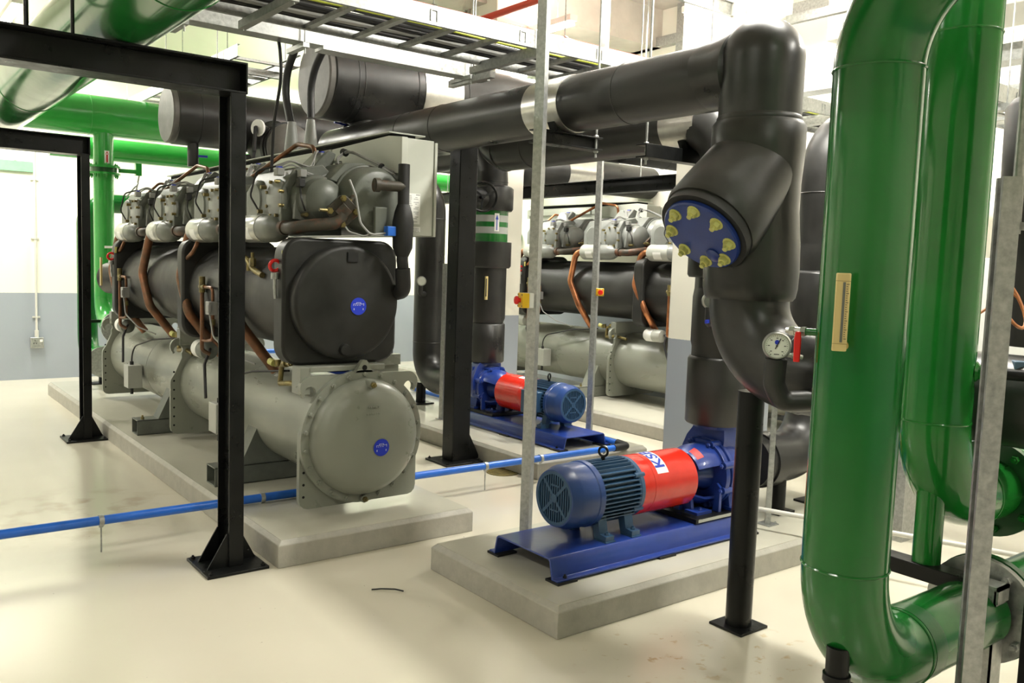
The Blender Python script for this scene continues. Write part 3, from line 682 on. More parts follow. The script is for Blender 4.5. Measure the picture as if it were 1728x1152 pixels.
# galvanised strut in front of them
def strut(label, x, y, z0, z1, w=.041, d=.041, yaw=0, plate=True, foot=True, two=False):
    t = thing('galvanised_strut', label, 'post', (x, y, z0), 'galvanised channel posts')
    m = MB(); c_, s_ = math.cos(yaw), math.sin(yaw)
    def P_(a, b): return (a*c_-b*s_, a*s_+b*c_)
    k = .0035; l = w*.26
    prof = [(-w/2, -d/2), (w/2, -d/2), (w/2, d/2), (w/2-l, d/2), (w/2-l, d/2-.008), (w/2-k, d/2-.008), (w/2-k, -d/2+k), (-w/2+k, -d/2+k), (-w/2+k, d/2-.008), (-w/2+l, d/2-.008), (-w/2+l, d/2), (-w/2, d/2)]
    m.prism([P_(a, b) for a, b in prof], (x, y, z0), (1, 0, 0), (0, 1, 0), (0, 0, z1-z0)); m.build('channel', 'galv', t)
    if foot:
        f = MB().box((x-.045, y-.045, z0), (x+.045, y+.045, z0+.006)); f.hex((x+.032, y-.03, z0+.006), U, .009, .008); f.build('foot_plate', 'galv', t)
    return t
g1_ = strut('stout galvanised channel post at far right in front of the green pipes', 2.345, 1.005, 0, 1.86, .058, .045, R(40))
MB().cyl((2.385, 1.0, 1.72), (2.385, 1.0, 3.9), .014, seg=14).box((2.36, .985, 1.73), (2.41, 1.02, 1.75)).build('conduit', 'galv', g1_)
g2_ = strut('tall galvanised channel post behind the foreground pump, carrying the nearer yellow stop box', 2.828, 3.50, .141, ZC, .062, .048, R(32))
g3_ = strut('galvanised channel post by the second pump, carrying the farther yellow stop box', 5.07, 5.45, .141, ZC, .060, .045, R(32))
strut('short galvanised channel post on the second plinth beside the black suction pipe', 4.36, 6.69, .141, 1.58, .05, .041, R(20))
strut('short galvanised channel post just behind the round black prop', 4.22, 2.985, .141, 1.35, .045, .03, R(40))

def estop(label, x, y, z, dirn, s=1.0):
    d = V(dirn).normalized(); u = V((-d.y, d.x, 0)); t = thing('emergency_stop_box', label, 'switch', (x, y, z-.035*s), 'emergency stop boxes')
    o = V((x, y, z))
    h_ = .034*s
    MB().prism([(-h_, -h_), (h_, -h_), (h_, h_), (-h_, h_)], o, u, U, d*.022*s).build('back_box', 'white', t, .003)
    MB().prism([(-h_, -h_), (h_, -h_), (h_, h_), (-h_, h_)], o+d*.022*s, u, U, d*.034*s).build('cover', 'yellow', t, .004)
    q = o+d*.056*s
    MB().lathe([(0, 0), (.012, 0), (.012, .010), (.021, .012), (.022, .022), (.018, .028), (0, .029)], q, q+d, 24, False).build('push_button', 'redplastic', t)['label'] = 'red mushroom push button'
    sc = MB()
    for a in (-.026, .026):
        for b in (-.026, .026): sc.piece().cyl(q+u*a*s+U*b*s, q+u*a*s+U*b*s+d*.0015, .004*s, seg=8)
    sc.build('screw', 'ink', t)
estop('yellow stop box with red button on the tall post behind the foreground pump', 2.800, 3.485, 1.415, (-.94, .30, 0), 1.12)
estop('farther yellow stop box with red button on the post by the second pump', 5.09, 5.42, 1.385, (-.55, -.83, 0), .95)

# black post at the right edge
t = thing('steel_post', 'black steel post at the right edge of the view', 'post', (2.62, .90, 0))
MB().box((2.565, .85, .012), (2.675, .97, 2.6)).build('post', 'steel', t, .004)
MB().box((2.51, .80, 0), (2.73, 1.02, .012)).build('base_plate', 'steel', t)

# things seen past the right edge: third pump line
t = thing('insulated_pipe', 'black insulated riser with swollen valve jacket at the upper right edge', 'pipe', (3.60, 1.47, 0))
c_ = V((3.66, 1.40, 0))
MB().tube([(3.66, 1.40, 2.0), (3.66, 1.40, 2.75), (4.6, 1.40, 2.75)], .15, 40, bend=.26).build('pipe', 'insul', t)
MB().lathe([(0, 1.80), (.155, 1.80), (.185, 1.86), (.19, 2.26), (.17, 2.29), (0, 2.3)], c_, c_+U, 44, False).build('valve_jacket', 'insul', t, sharp=50)
MB().tube([(3.66, 1.40, 1.82), (3.66, 1.40, 1.35)], .14, 32).build('pipe', 'insul', t)
t = thing('terminal_box', 'blue terminal box at the right edge beside the galvanised strut', 'box', (3.05, 1.15, 1.2))
MB().prism([(-.06, 0), (.06, 0), (.06, .12), (-.06, .12)], (3.10, 1.20, 1.215), (.6, -.8, 0), U, (.07, .05, 0)).build('box', 'panel', t, .004)
MB().box((3.08, 1.16, 1.335), (3.12, 1.20, 1.35)).build('lid_screw', 'galv', t)
t = tag(MB().tube([(3.25+.09*math.cos(a*.5)*(.9+.02*(a % 5)), 1.36+.05*math.sin(a*.5), 1.53+.095*math.sin(a*.5)) for a in range(52)]+[(3.16, 1.5, 1.42), (3.05, 1.75, 1.44)], .0055, 8, bend=.03, n=2).build('coiled_cable', 'orange'), 'coil of thin orange cable hanging at the right edge', 'cable')
t = thing('control_panel', 'white switchboard panel seen between the second green riser and the strut', 'cabinet', (5.6, 2.1, 0))
MB().box((5.0, 1.0, .9), (5.25, 2.75, 1.72)).build('body', 'white', t, .006)
MB().piece().box((5.02, 1.1, 0), (5.23, 1.2, .9)).piece().box((5.02, 2.6, 0), (5.23, 2.7, .9)).build('leg', 'galv', t)

# ------------------------------------------------------------------ big green pipes at upper left
t = thing('green_header', 'thickest green pipe overhead at upper left, lying on the black frames', 'pipe', (1.05, 4.3, 2.54))
p = MB().tube([(1.05, -3.5, 2.752), (1.05, 9.3, 2.752)], .216, 64)
for y in (3.55, 6.9): p.torus((1.05, y, 2.752), (0, 1, 0), .2155, .004, 64, 6)
p.build('pipe', 'green', t)
MB().box((.99, 6.2, 2.548), (1.07, 6.6, 2.552)).build('base_label', 'white', t)
t = thing('green_header', 'bright green header running across behind the black header end', 'pipe', (1.2, 9.98, 2.8))
p = MB().tube([(1.1, 9.98, 2.99), (7.899, 9.98, 2.99)], .203, 56)
for x in (2.04, 4.4): p.torus((x, 9.98, 2.99), (1, 0, 0), .2025, .004, 56, 6)
p.build('pipe', 'lime', t)
t = thing('green_header', 'slim green pipe running behind and below the bright green header', 'pipe', (1.6, 10.75, 2.6))
MB().tube([(1.8, 10.75, 2.73), (7.899, 10.75, 2.73)], .125, 40).build('pipe', 'lime', t)

RX, RY = 2.182, 9.98
t = thing('green_pipe', 'bright green riser with butterfly valve and arrow label beside the far steel frame', 'pipe', (RX, RY, 0))
p = MB().tube([(RX, RY, 2.83), (RX, RY, .82), (RX, 9.42, .82)], .1, 40, bend=.28, n=12)
for z in (2.33, 2.22, 1.10): p.torus((RX, RY, z), U, .0995, .003, 40, 6)
p.build('pipe', 'lime', t)
f_ = MB(); flange(f_, (RX, RY, 2.385), U, .165, .022); flange(f_, (RX, RY, 2.455), U, .165, .022); f_.build('valve_flange', 'lime', t)
MB().lathe([(0, 0), (.13, 0), (.13, .05), (0, .05)], V((RX, RY, 2.406)), V((RX, RY, 3.406)), 36, False).build('valve_body', 'green2', t)
MB().bolts((RX, RY, 2.477), U, .135, 8, .014, .016).bolts((RX, RY, 2.385), -U, .135, 8, .014, .02).build('flange_bolt', 'lime', t)
MB().cyl((RX+.14, RY-.03, 2.44), (RX+.33, RY-.06, 2.44), .022, seg=14).box((RX+.30, RY-.09, 2.40), (RX+.36, RY-.03, 2.53)).build('valve_neck', 'lime', t)
MB().bar((RX+.34, RY-.07, 2.42), (RX+.27, RY-.12, 2.12), .03, .012).bar((RX+.32, RY-.10, 2.32), (RX+.18, RY-.16, 2.15), .012, .012).build('valve_lever', 'galv', t)
lb = MB(); ph2 = math.atan2(-RY, -RX)+.35
rr = .1006
def cv2(mb, c, r, phi, s0, s1, z0, z1, n=4):
    for i in range(n): curved(mb, c, r, phi, [(s0+(s1-s0)*i/n, z0), (s0+(s1-s0)*(i+1)/n, z0), (s0+(s1-s0)*(i+1)/n, z1), (s0+(s1-s0)*i/n, z1)])
    return mb
RV = V((RX, RY, 0))
lb = cv2(MB(), RV, .1010, ph2, -.025, .025, 2.50, 2.63).build('arrow_label', 'white', t)
a_ = cv2(MB(), RV, .1016, ph2, -.009, .009, 2.51, 2.59, 2); curved(a_, RV, .1018, ph2, [(-.018, 2.59), (.018, 2.59), (0, 2.625)]); a_.build('arrow', 'redink', lb)
flange(MB(), (RX, 9.44, .82), (0, -1, 0), .16, .03).build('flange', 'lime', t)
flange(MB(), (RX, 9.40, .82), (0, -1, 0), .165, .02).build('gasket_flange', 'galv', t)
MB().box((RX-.09, RY-.03, 1.62), (RX-.05, RY+.0, 1.635)).cyl((RX-.02, 9.87, 1.63), (RX+.16, 9.82, 1.63), .012, seg=8).build('sensor', 'white', t)
t = thing('green_pipe', 'dark green pipe elbow behind the riser, low and half hidden', 'pipe', (2.15, 10.55, 0))
MB().tube([(4.6, 10.6, 2.12), (2.14, 10.6, 2.12), (2.14, 10.6, .42), (2.14, 9.9, .42)], .105, 40, bend=.24, n=10).build('pipe', 'green', t)
flange(MB(), (2.14, 9.9, .42), (0, -1, 0), .165, .03).build('flange', 'lime', t)
flange(MB(), (2.14, 9.86, .42), (0, -1, 0), .165, .02).build('gasket_flange', 'galv', t)
MB().cyl((2.2, 10.2, .141), (2.2, 10.2, .32), .035, seg=14).box((2.08, 10.12, .14), (2.32, 10.3, .152)).build('foot', 'steel', t)
MB().bar((1.95, 9.75, .86), (2.2, 9.75, .86), .03, .03).build('bracket', 'steel', t)

# green flange pair far behind the second pump
t = thing('green_pipe', 'bright green flanged stub at the far end of the rear chiller', 'pipe', (6.8, 9.9, 1.9))
MB().cyl((7.4, 10.2, 2.09), (7.4, 10.2, 2.80), .01, seg=8).build('hanger_rod', 'galv', t)
MB().tube([(6.75, 10.2, 1.99), (7.89, 10.2, 1.99)], .105, 36).build('pipe', 'lime', t)
for x in (7.12, 7.2):
    flange(MB(), (x, 10.2, 1.99), (1, 0, 0), .18, .03).build('flange', 'lime', t)
bolts_part((7.12, 10.2, 1.99), (-1, 0, 0), .15, 8, .016, .02, 'lime', t)

# ------------------------------------------------------------------ blue drain pipe on stands
t = thing('blue_pipe', 'long blue water pipe on thin rod stands, passing under the nearest chiller', 'pipe', (2.0, 4.86, 0))
MB().tube([(-2.6, 4.866, .172), (4.80, 4.866, .172), (4.86, 4.866, .172), (4.86, 4.90, .172), (4.98, 7.8, .172)][:2], .0245, 20).build('pipe', 'pvc', t)
MB().tube([(4.80, 4.866, .172), (4.95, 4.866, .172), (4.975, 5.0, .172)], .030, 18, bend=.04).build('end_elbow', 'rubber', t)
MB().tube([(4.97, 4.97, .172), (4.99, 5.4, .172), (5.0, 8.3, .172)], .0245, 18).build('pipe', 'pvc', t)
for x, z0 in ((-.9, 0), (1.038, 0), (1.92, .141), (3.546, 0), (4.05, 0), (4.70, .141)):
    MB().hollow((x-.012, 4.866, .172), (x+.012, 4.866, .172), .030, .0235, 20).box((x-.010, 4.860, .135), (x+.010, 4.872, .148)).build('clamp', 'galv', t)
    MB().cyl((x, 4.866, z0), (x, 4.866, .14), .0045, seg=8).build('stand_rod', 'galv', t)
MB().hollow((4.992, 5.68, .172), (4.993, 5.70, .172), .030, .0235, 20).build('clamp', 'galv', t)
tag(MB().tube([(4.75, 9.8, .35), (4.75, 12.0, .35)][:1]+[(5.0, 10.9, .35), (3.0, 10.9, .35)], .03, 12).build('blue_pipe', 'pvc'), 'short blue pipe glimpsed behind the nearest chiller end', 'pipe')

# white conduit pipe on clips behind the foreground pump
t = thing('drain_pipe', 'thin white pipe on rod stands behind the foreground pump', 'pipe', (4.5, 2.6, 0))
MB().tube([(4.05, 3.05, .26), (4.35, 2.2, .26), (4.55, 1.6, .26)][:1]+[(4.62, 1.5, .26)], .014, 12).build('pipe', 'conduit', t)
for f in (.28, .75):
    q = V((4.05, 3.05, .26)).lerp(V((4.62, 1.5, .26)), f)
    MB().cyl((q.x, q.y, .0 if f > .3 else .141), (q.x, q.y, .26), .005, seg=8).torus(q, (.35, -.93, 0), .017, .004, 16, 6).build('stand_rod', 'galv', t)

# ------------------------------------------------------------------ small things on floor and walls
t = thing('floor_drain', 'round rusty floor drain grate beside the blue pipe', 'drain', (3.97, 5.2, 0))
MB().hollow((3.97, 5.22, 0), (3.97, 5.22, .006), .125, .112, 36).build('rim', 'oldbrass', t)
g = MB()
for i in range(-4, 5):
    l = math.sqrt(.112**2-(.024*i)**2); g.box((3.97-l, 5.22+.024*i-.005, .0), (3.97+l, 5.22+.024*i+.005, .005))
g.build('bars', 'oldbrass', t)
tag(MB().tube([(1.98+.0, 3.62, .006), (2.02, 3.60, .008), (2.07, 3.55, .012), (2.10, 3.52, .006)], .004, 8, bend=.03).build('wire_offcut', 'cable'), 'small bent offcut of black wire lying on the floor before the foreground plinth', 'wire')
t = thing('socket_outlet', 'metal socket outlet with switch on the grey part of the far left wall', 'socket', (1.818, 11.8, .40))
MB().box((1.748, 11.80, .385), (1.893, 11.86, .515)).build('back_box', 'galv', t, .006)
MB().box((1.848, 11.795, .46), (1.878, 11.80, .49)).build('rocker', 'white', t)
MB().box((1.793, 11.797, .47), (1.800, 11.80, .485)).box((1.778, 11.797, .435), (1.785, 11.80, .45)).box((1.808, 11.797, .435), (1.815, 11.80, .45)).build('pin_slots', 'ink', t)
t = thing('wall_conduit', 'thin grey conduit running down the far left wall to the socket', 'conduit', (1.818, 11.83, .5))
MB().cyl((1.820, 11.835, .515), (1.820, 11.835, 2.9), .0125, seg=12).cyl((1.820, 11.835, .515), (1.820, 11.835, .60), .022, seg=14).build('tube', 'conduit', t)
b = MB()
for z in (.75, 1.7, 2.4): b.piece().box((1.778, 11.845, z), (1.863, 11.86, z+.02)).hollow((1.820, 11.835, z), (1.820, 11.835, z+.02), .017, .012, 12)
b.build('saddle_clip', 'conduit', t)
t = thing('wall_conduit', 'thin conduit on the wall above the pale green lintel', 'conduit', (1.6, 11.83, 2.6))
MB().cyl((1.62, 11.835, 2.62), (1.62, 11.835, 4.6), .012, seg=10).build('tube', 'conduit', t)
# conduit on the concrete column beside the tall post
t = thing('wall_conduit', 'grey conduit and flex down the concrete column behind the tall black post', 'conduit', (5.27, 7.8, 1.3))
MB().cyl((5.285, 7.87, 1.52), (5.285, 7.87, 4.6), .016, seg=12).cyl((5.285, 7.80, 1.6), (5.285, 7.80, 4.6), .010, seg=10).build('tube', 'galv', t)
MB().tube([(5.27, 7.80, 1.55), (5.22, 7.7, 1.30), (5.18, 7.5, 1.38), (5.18, 7.2, 1.1), (5.18, 7.0, .95)], .009, 8, bend=.1).build('flex', 'gcable', t)

# ------------------------------------------------------------------ cable ladder, trunking, sprinkler
def ladder(label, p0, p1, wdt, z, rungs=.30, cables=True, hgt=.10, group=None, along='x', cab=9):
    t = thing('cable_ladder', label, 'cable tray', (p0[0], p0[1], z), group)
    d = V((p1[0]-p0[0], p1[1]-p0[1], 0)); L_ = d.length; d.normalize(); n = V((-d.y, d.x, 0)); A = V((p0[0], p0[1], z))
    for s_ in (0, wdt):
        o = A+n*s_; sg = 1 if s_ == 0 else -1
        m = MB(); m.bar(o+U*hgt/2, o+d*L_+U*hgt/2, .004, hgt)
        m.bar(o+n*sg*.010+U*.002, o+d*L_+n*sg*.010+U*.002, .022, .004); m.bar(o+n*sg*.010+U*(hgt-.002), o+d*L_+n*sg*.010+U*(hgt-.002), .022, .004)
        m.build('side_rail', 'galv', t)
        cl = MB(); k = .6
        while k < L_ and s_ == 0:
            q = o+d*k+U*hgt*.5-n*.004
            cl.piece(); cl.bar(q-d*.02-U*.03, q-d*.02+U*.025, .006, .008); cl.bar(q+d*.02-U*.03, q+d*.02+U*.025, .006, .008); cl.bar(q-d*.023+U*.027, q+d*.023+U*.027, .008, .006); k += .6
        if cl.v: cl.build('clip', 'galv', t)
    k = .15; m = MB()
    while k < L_:
        q = A+d*k+U*.018; m.piece().bar(q, q+n*wdt, .040, .022); k += rungs
    m.build('rung', 'galv', t)
    k = .4; h = MB()
    while k < L_:
        for s_ in (-.03, wdt+.03):
            q = A+d*k+n*s_; h.piece().cyl(q-U*.06, V((q.x, q.y, ZC)), .005, seg=6)
        q = A+d*k-U*.03; h.piece().bar(q-n*.05, q+n*(wdt+.05), .041, .041); k += 1.5
    h.build('hanger', 'galv', t)
    return t, A, d, n, L_
t, A, d, n, L_ = ladder('long cable ladder full of black cables above the black pipes', (1.32, 4.05), (7.7, 4.05), .60, 2.85, .30)
for i in (0, 1, 3, 4, 6, 7, 9, 10, 11):
    off = .05+.045*i+random.uniform(-.008, .008); rr = .006 if i in (3, 8) else random.choice((.012, .015, .018, .022)); pts = []
    for k in range(0, 16): pts.append(A+d*(L_*k/15)+n*(off+random.uniform(-.012, .012))+U*(.032+rr+random.uniform(0, .015)))
    c_ = MB().tube(pts, rr, 10, bend=.3, n=2).build('power_cable', 'ycable' if i == 3 else ('gcable' if i == 9 else 'cable'))
    tag(c_, {3: 'yellow-green earth cable lying near the front rail of the long ladder', 9: 'grey cable lying in the long cable ladder'}.get(i, 'black power cable lying in the long cable ladder'), 'cable', 'cables in the ladder')
ladder('cable ladder running away behind the round header end', (3.15, 7.2), (3.15, 11.6), .55, 3.22, .35, group=None)
ladder('cable ladder near the lamps at the upper right', (3.6, 3.30), (5.7, 3.30), .95, 3.45, .9)
t = thing('cable_trunking', 'galvanised box trunking below the cable ladder, in front of the round header', 'trunking', (2.9, 5.05, 2.8))
MB().box((1.32, 5.0, 2.875), (2.335, 5.12, 2.975)).build('box', 'galv', t, .002)
MB().box((2.345, 5.03, 2.862), (3.60, 5.15, 2.962)).build('box', 'galv', t, .002)
b = MB()
for x in (1.5, 2.2, 3.4): b.piece().cyl((x, 4.97, 2.8), (x, 4.97, ZC), .005, seg=6).box((x-.02, 4.95, 2.835), (x+.02, 5.2, 2.862))
b.build('hanger', 'galv', t)
MB().bar((3.42, 4.75, 2.84), (3.42, 5.25, 2.84), .045, .045).build('strut', 'galv', t)
t = thing('sprinkler_pipe', 'red sprinkler pipe with a branch under the ceiling', 'pipe', (4, 7.9, 4.2))
MB().tube([(1.6, 6.6, 3.758), (6.9, 6.6, 3.758)], .045, 20).build('main', 'sprinkler', t)
MB().tube([(4.60, 6.6, 3.775), (4.60, 3.0, 3.775)], .03, 16).build('branch', 'sprinkler', t)
b = MB()
for x in (2.6, 4.1, 5.6): b.piece().cyl((x, 6.6, 3.81), (x, 6.6, ZC-.001), .006, seg=6).hollow((x-.015, 6.6, 3.758), (x+.015, 6.6, 3.758), .056, .046, 20)
b.build('clamp', 'galv', t)
t = thing('wall_channel', 'galvanised channel along the right wall under the ceiling', 'trunking', (7.82, 7, 4.3))
MB().box((7.80, 3.5, 4.25), (7.90, 11.5, 4.36)).build('channel', 'galv', t)
MB().box((7.82, 7.05, 4.05), (7.90, 7.20, 4.70)).build('drop', 'galv', t)

# air duct and trays at upper right between the elbow and green riser
t = thing('air_duct', 'pale grey rectangular air duct under the ceiling at upper right', 'duct', (5.6, 2.6, 3.3))
MB().box((5.95, 1.9, 3.36), (6.5, 3.95, 3.72)).build('duct', 'white', t, .006)
t = thing('cable_trunking', 'deep galvanised trunking below the pale air duct at upper right', 'trunking', (6.2, 2.6, 3.1))
MB().box((6.52, 2.0, 3.14), (6.72, 5.9, 3.26)).build('box', 'galv', t)
MB().box((6.9, 2.0, 2.98), (7.15, 5.9, 3.05)).build('box', 'galv', t)
ladder('cable ladder edge glimpsed right of the strainer elbow', (4.9, 2.35), (7.7, 2.35), .4, 2.62, .3)

# drop cables and conduit to the nearest chiller
t = thing('drop_cable', 'thick black cable with grey boot dropping to the chiller cabinet, right of its pair', 'cable', (2.70, 5.98, 2.366), 'thick supply cables')
MB().tube([(2.66, 5.2, 3.10), (2.70, 5.75, 3.08), (2.70, 6.0, 2.89), (2.70, 5.98, 2.60)], .027, 16, bend=.35).build('cable', 'cable', t)
MB().lathe([(0, 0), (.05, 0), (.05, .05), (.029, .22), (0, .22)], V((2.70, 5.98, 2.367)), V((2.70, 5.98, 3.353)), 20, False).build('boot', 'mgrey', t)
t = thing('drop_cable', 'thick black cable with grey boot dropping to the chiller cabinet, left of its pair', 'cable', (2.70, 6.3, 2.366), 'thick supply cables')
MB().tube([(2.66, 5.6, 3.25), (2.70, 6.2, 3.2), (2.70, 6.5, 2.93), (2.70, 6.34, 2.60)], .029, 16, bend=.3).build('cable', 'cable', t)
MB().lathe([(0, 0), (.053, 0), (.053, .05), (.031, .24), (0, .24)], V((2.70, 6.32, 2.367)), V((2.70, 6.32, 3.353)), 20, False).build('boot', 'mgrey', t)
tag(MB().tube([(2.1, 5.6, 3.2), (2.1, 5.41, 3.13), (2.1, 5.12, 2.92), (2.1, 5.07, 2.67), (2.1, 5.19, 2.4), (2.1, 5.22, 2.08)], .010, 10, bend=.3).build('drop_cable', 'cable'), 'slim black cable dropping to the compressor terminals', 'cable')
# ------------------------------------------------------------------ pump sets
def pump_set(label, o, adir, terminal=True):
    o = V(o); A = V(adir); B = V((-A.y, A.x, 0))
    def P(a, b, z): return V((o.x, o.y, 0))+A*a+B*b+U*z
    def bx(mb, a0, b0, z0, a1, b1, z1):
        q = [P(a, b, z) for z in (z0, z1) for a, b in ((a0, b0), (a1, b0), (a1, b1), (a0, b1))]
        return mb.add(q, [(3, 2, 1, 0), (4, 5, 6, 7), (0, 1, 5, 4), (1, 2, 6, 5), (2, 3, 7, 6), (3, 0, 4, 7)])
    zc, zb = .465, .141
    t = thing('pump_set', label, 'pump', P(.6, 0, zb), 'motor driven pump sets')
    # folded sheet baseplate
    zt = .250
    prof = [(-.252, zb+.010), (-.252, zb+.019), (-.214, zb+.019), (-.196, zt-.012), (-.184, zt), (.212, zt), (.224, zt-.012), (.242, zb+.019), (.280, zb+.019), (.280, zb+.010), (.234, zb+.010), (.215, zt-.016), (.206, zt-.009), (-.178, zt-.009), (-.187, zt-.016), (-.206, zb+.010)]
    base = MB().prism(prof, P(-.17, 0, 0), B, U, A*1.47).build('baseplate', 'blue', t, .002)
    pd = MB()
    for a in (-.175, .5, 1.18):
        pd.piece(); bx(pd, a, -.262, zb, a+.12, -.17, zb+.011); pd.piece(); bx(pd, a, .20, zb, a+.12, .29, zb+.011)
    pd.build('rubber_pad', 'rubber', base)
    ab = MB()
    for a in (-.11, 1.24):
        ab.piece().hex(P(a, -.233, zb+.019), U, .010, .010); ab.piece().hex(P(a, .262, zb+.019), U, .010, .010)
    ab.build('anchor_bolt', 'steel', base)
    # motor
    c = P(0, 0, zc)
    mo = MB(); mo.cyl(P(.17, 0, zc), P(.47, 0, zc), .128, seg=40)
    for k in range(-5, 6):
        h = .0225*k; r0 = math.sqrt(.128**2-min(h, .125)**2)-.012 if abs(h) < .125 else .02
        lim = math.sqrt(.160**2-h*h)
        for s_ in (-1, 1):
            b0, b1 = sorted((s_*r0, s_*lim)); bx(mo, .20, b0, zc+h-.0028, .455, b1, zc+h+.0028)
        z0, z1 = r0, lim
        if abs(k) <= 4: bx(mo, .20, h-.0028, zc+z0, .455, h+.0028, zc+z1)
        if abs(k) <= 2: bx(mo, .20, h-.0028, zc-z1, .455, h+.0028, zc-z0)
    mo = mo.build('motor', 'motor', t, sharp=30)
    cw = MB().lathe([(.120, .012), (.130, .004), (.140, .006), (.158, .055), (.160, .07), (.161, .165), (.166, .17), (.166, .20), (.150, .20), (.15, .17), (.13, .04)], c, c+A, 56, False)
    cw = cw.build('fan_cowl', 'cowl', mo)
    MB().lathe([(0, .034), (.132, .034)], c, c+A, 48, False).build('grille_opening', 'dark', mo)
    gr_ = MB()
    for k in range(-7, 8):
        h = .0165*k; l = math.sqrt(max(0, .128**2-h*h)); bx(gr_, .0085, h-.0036, zc-l, .014, h+.0036, zc+l)
    for sg in (-1, 1):
        dd = (B+U*sg).normalized(); gr_.bar(c+A*.010-dd*.128, c+A*.010+dd*.128, .016, .007, up=A)
    for z_ in (-.062, .062):
        bx(gr_, .0075, -.03, zc+z_-.004, .013, .03, zc+z_+.004)
    gr_.lathe([(.118, .004), (.133, .004), (.133, .014), (.118, .014), (.118, .004)], c, c+A, 48, False)
    gr_.lathe([(0, .004), (.022, .004), (.022, .012), (0, .012)], c, c+A, 20, False)
    gr_.build('fan_grille', 'motor', mo)
    sh = MB().lathe([(0, 0), (.150, 0), (.157, .008), (.157, .03), (.140, .045), (0, .045)], P(.455, 0, zc), P(1.455, 0, zc), 48, False)
    for a_ in (35, 145, 215, 325):
        d_ = B*math.cos(R(a_))+U*math.sin(R(a_)); q = P(.43, 0, zc)+d_*.150
        sh.cyl(q, q+A*.065, .014, seg=10)
    sh.build('end_shield', 'motor', mo)
    ft = MB()
    for a_ in (.235, .415):
        for s_ in (-1, 1):
            ft.piece().prism([(s_*.055, zc-.10), (s_*.10, zc-.085), (s_*.122, zt+.035), (s_*.168, zt+.030), (s_*.168, zt+.003), (s_*.085, zt+.003)], P(a_-.028, 0, 0), B, U, A*.056)
            ft.hex(P(a_, s_*.145, zt+.03), U, .013, .012)
            bx(ft, a_-.033, s_*.09, zt, a_+.033, s_*.175, zt+.006)
    ft.build('motor_foot', 'motor', mo)
    ey = MB().cyl(P(.325, 0, zc+.14), P(.325, 0, zc+.175), .011, seg=12).torus(P(.325, 0, zc+.198), B*.4+A*.9, .024, .0065, 24, 8); ey.build('lifting_eye', 'steel', mo)
    if terminal:
        tb = MB(); bx(tb, .24, .12, zc-.085, .40, .20, zc+.085); bx(tb, .232, .195, zc-.095, .408, .235, zc+.095); tb.build('terminal_box', 'motor', mo, .006)
    # coupling guard
    gd = MB().lathe([(.150, .485), (.156, .485), (.1575, .49), (.1575, .555), (.1555, .557), (.1555, .56), (.1575, .562), (.1575, .885), (.1545, .888), (.06, .888), (.06, .880), (.15, .88), (.15, .485)], c, c+A, 56, False).build('coupling_guard', 'red', t)
    def gp(a, th, r=.1583): return c+A*a+(-B*math.cos(th)+U*math.sin(th))*r
    st = MB(); n_ = 18; t0, t1 = R(30), R(112)
    for i in range(n_):
        ta_, tb_ = t0+(t1-t0)*i/n_, t0+(t1-t0)*(i+1)/n_
        st.add([gp(.590, ta_), gp(.672, ta_), gp(.672, tb_), gp(.590, tb_)], [(0, 1, 2, 3)])
    st = st.build('maker_label', 'white', gd)
    def wr(x, y): return gp(.631-y, R(70)+x/.1583, .1592)
    cu_scale = .098
    text('KSB', cu_scale, c, A, U, 'blueink', st, wrap=wr, name='maker_lettering', bold=.0022)
    # bearing frame and lantern
    bf = MB().lathe([(0, .87), (.050, .87), (.056, .90), (.062, .95), (.066, 1.02), (.09, 1.06), (.10, 1.10), (0, 1.10)], c, c+A, 36, False)
    bf.cyl(P(.90, -.055, zc-.01), P(.94, -.062, zc-.01), .012, seg=10)
    def arcsh(mb, prof, th0, th1, seg=20):
        rows = []
        for i in range(seg+1):
            th = th0+(th1-th0)*i/seg; rows.append([c+A*a+(B*math.cos(th)+U*math.sin(th))*r for r, a in prof])
        n = len(prof); vs = [p for r_2 in rows for p in r_2]; fs = []
        for i in range(seg):
            for k in range(n):
                j = (k+1) % n; fs.append((i*n+k, (i+1)*n+k, (i+1)*n+j, i*n+j))
        fs.append(tuple(range(n))); fs.append(tuple(range(seg*n, seg*n+n))[::-1])
        return mb.add(vs, fs)
    lp = [(.120, .93), (.134, .93), (.165, 1.00), (.172, 1.09), (.155, 1.09), (.150, 1.0)]
    arcsh(bf, lp, R(25), R(155)); arcsh(bf, lp, R(225), R(315))
    bf.prism([(-.085, zt+.028), (.085, zt+.028), (.06, zc-.05), (-.06, zc-.05)], P(.93, 0, 0), B, U, A*.022)
    bf.prism([(-.02, zt+.028), (.02, zt+.028), (.02, zc-.05), (-.02, zc-.05)], P(.90, 0, 0), B, U, A*.05)
    for s_ in (-1, 1):
        bx(bf, .90, s_*.06, zt+.026, 1.02, s_*.15, zt+.042)
        bf.hex(P(.96, s_*.12, zt+.04), U, .012, .011)
        bf.prism([(s_*.12, zt+.028), (s_*.165, zt+.028), (s_*.165, zc-.05), (s_*.14, zc-.03)], P(1.06, 0, 0), B, U, A*.02)
    bf.build('bearing_frame', 'blue', t, sharp=40)
    MB().cyl(P(.86, 0, zc), P(.93, 0, zc), .028, seg=16).build('shaft', 'steel', t)
    rl = MB(); rows = []
    for i in range(5):
        th0, th1 = R(48+6*i), R(54+6*i)
        q = [c+A*a+(-B*math.cos(th)+U*math.sin(th))*(r+.001) for th in (th0, th1) for a, r in ((.945, .1405), (.985, .1585))]
        rl.add(q, [(0, 1, 3, 2)])
    rl.build('warning_label', 'redink', t)
    # casing
    vo = MB()
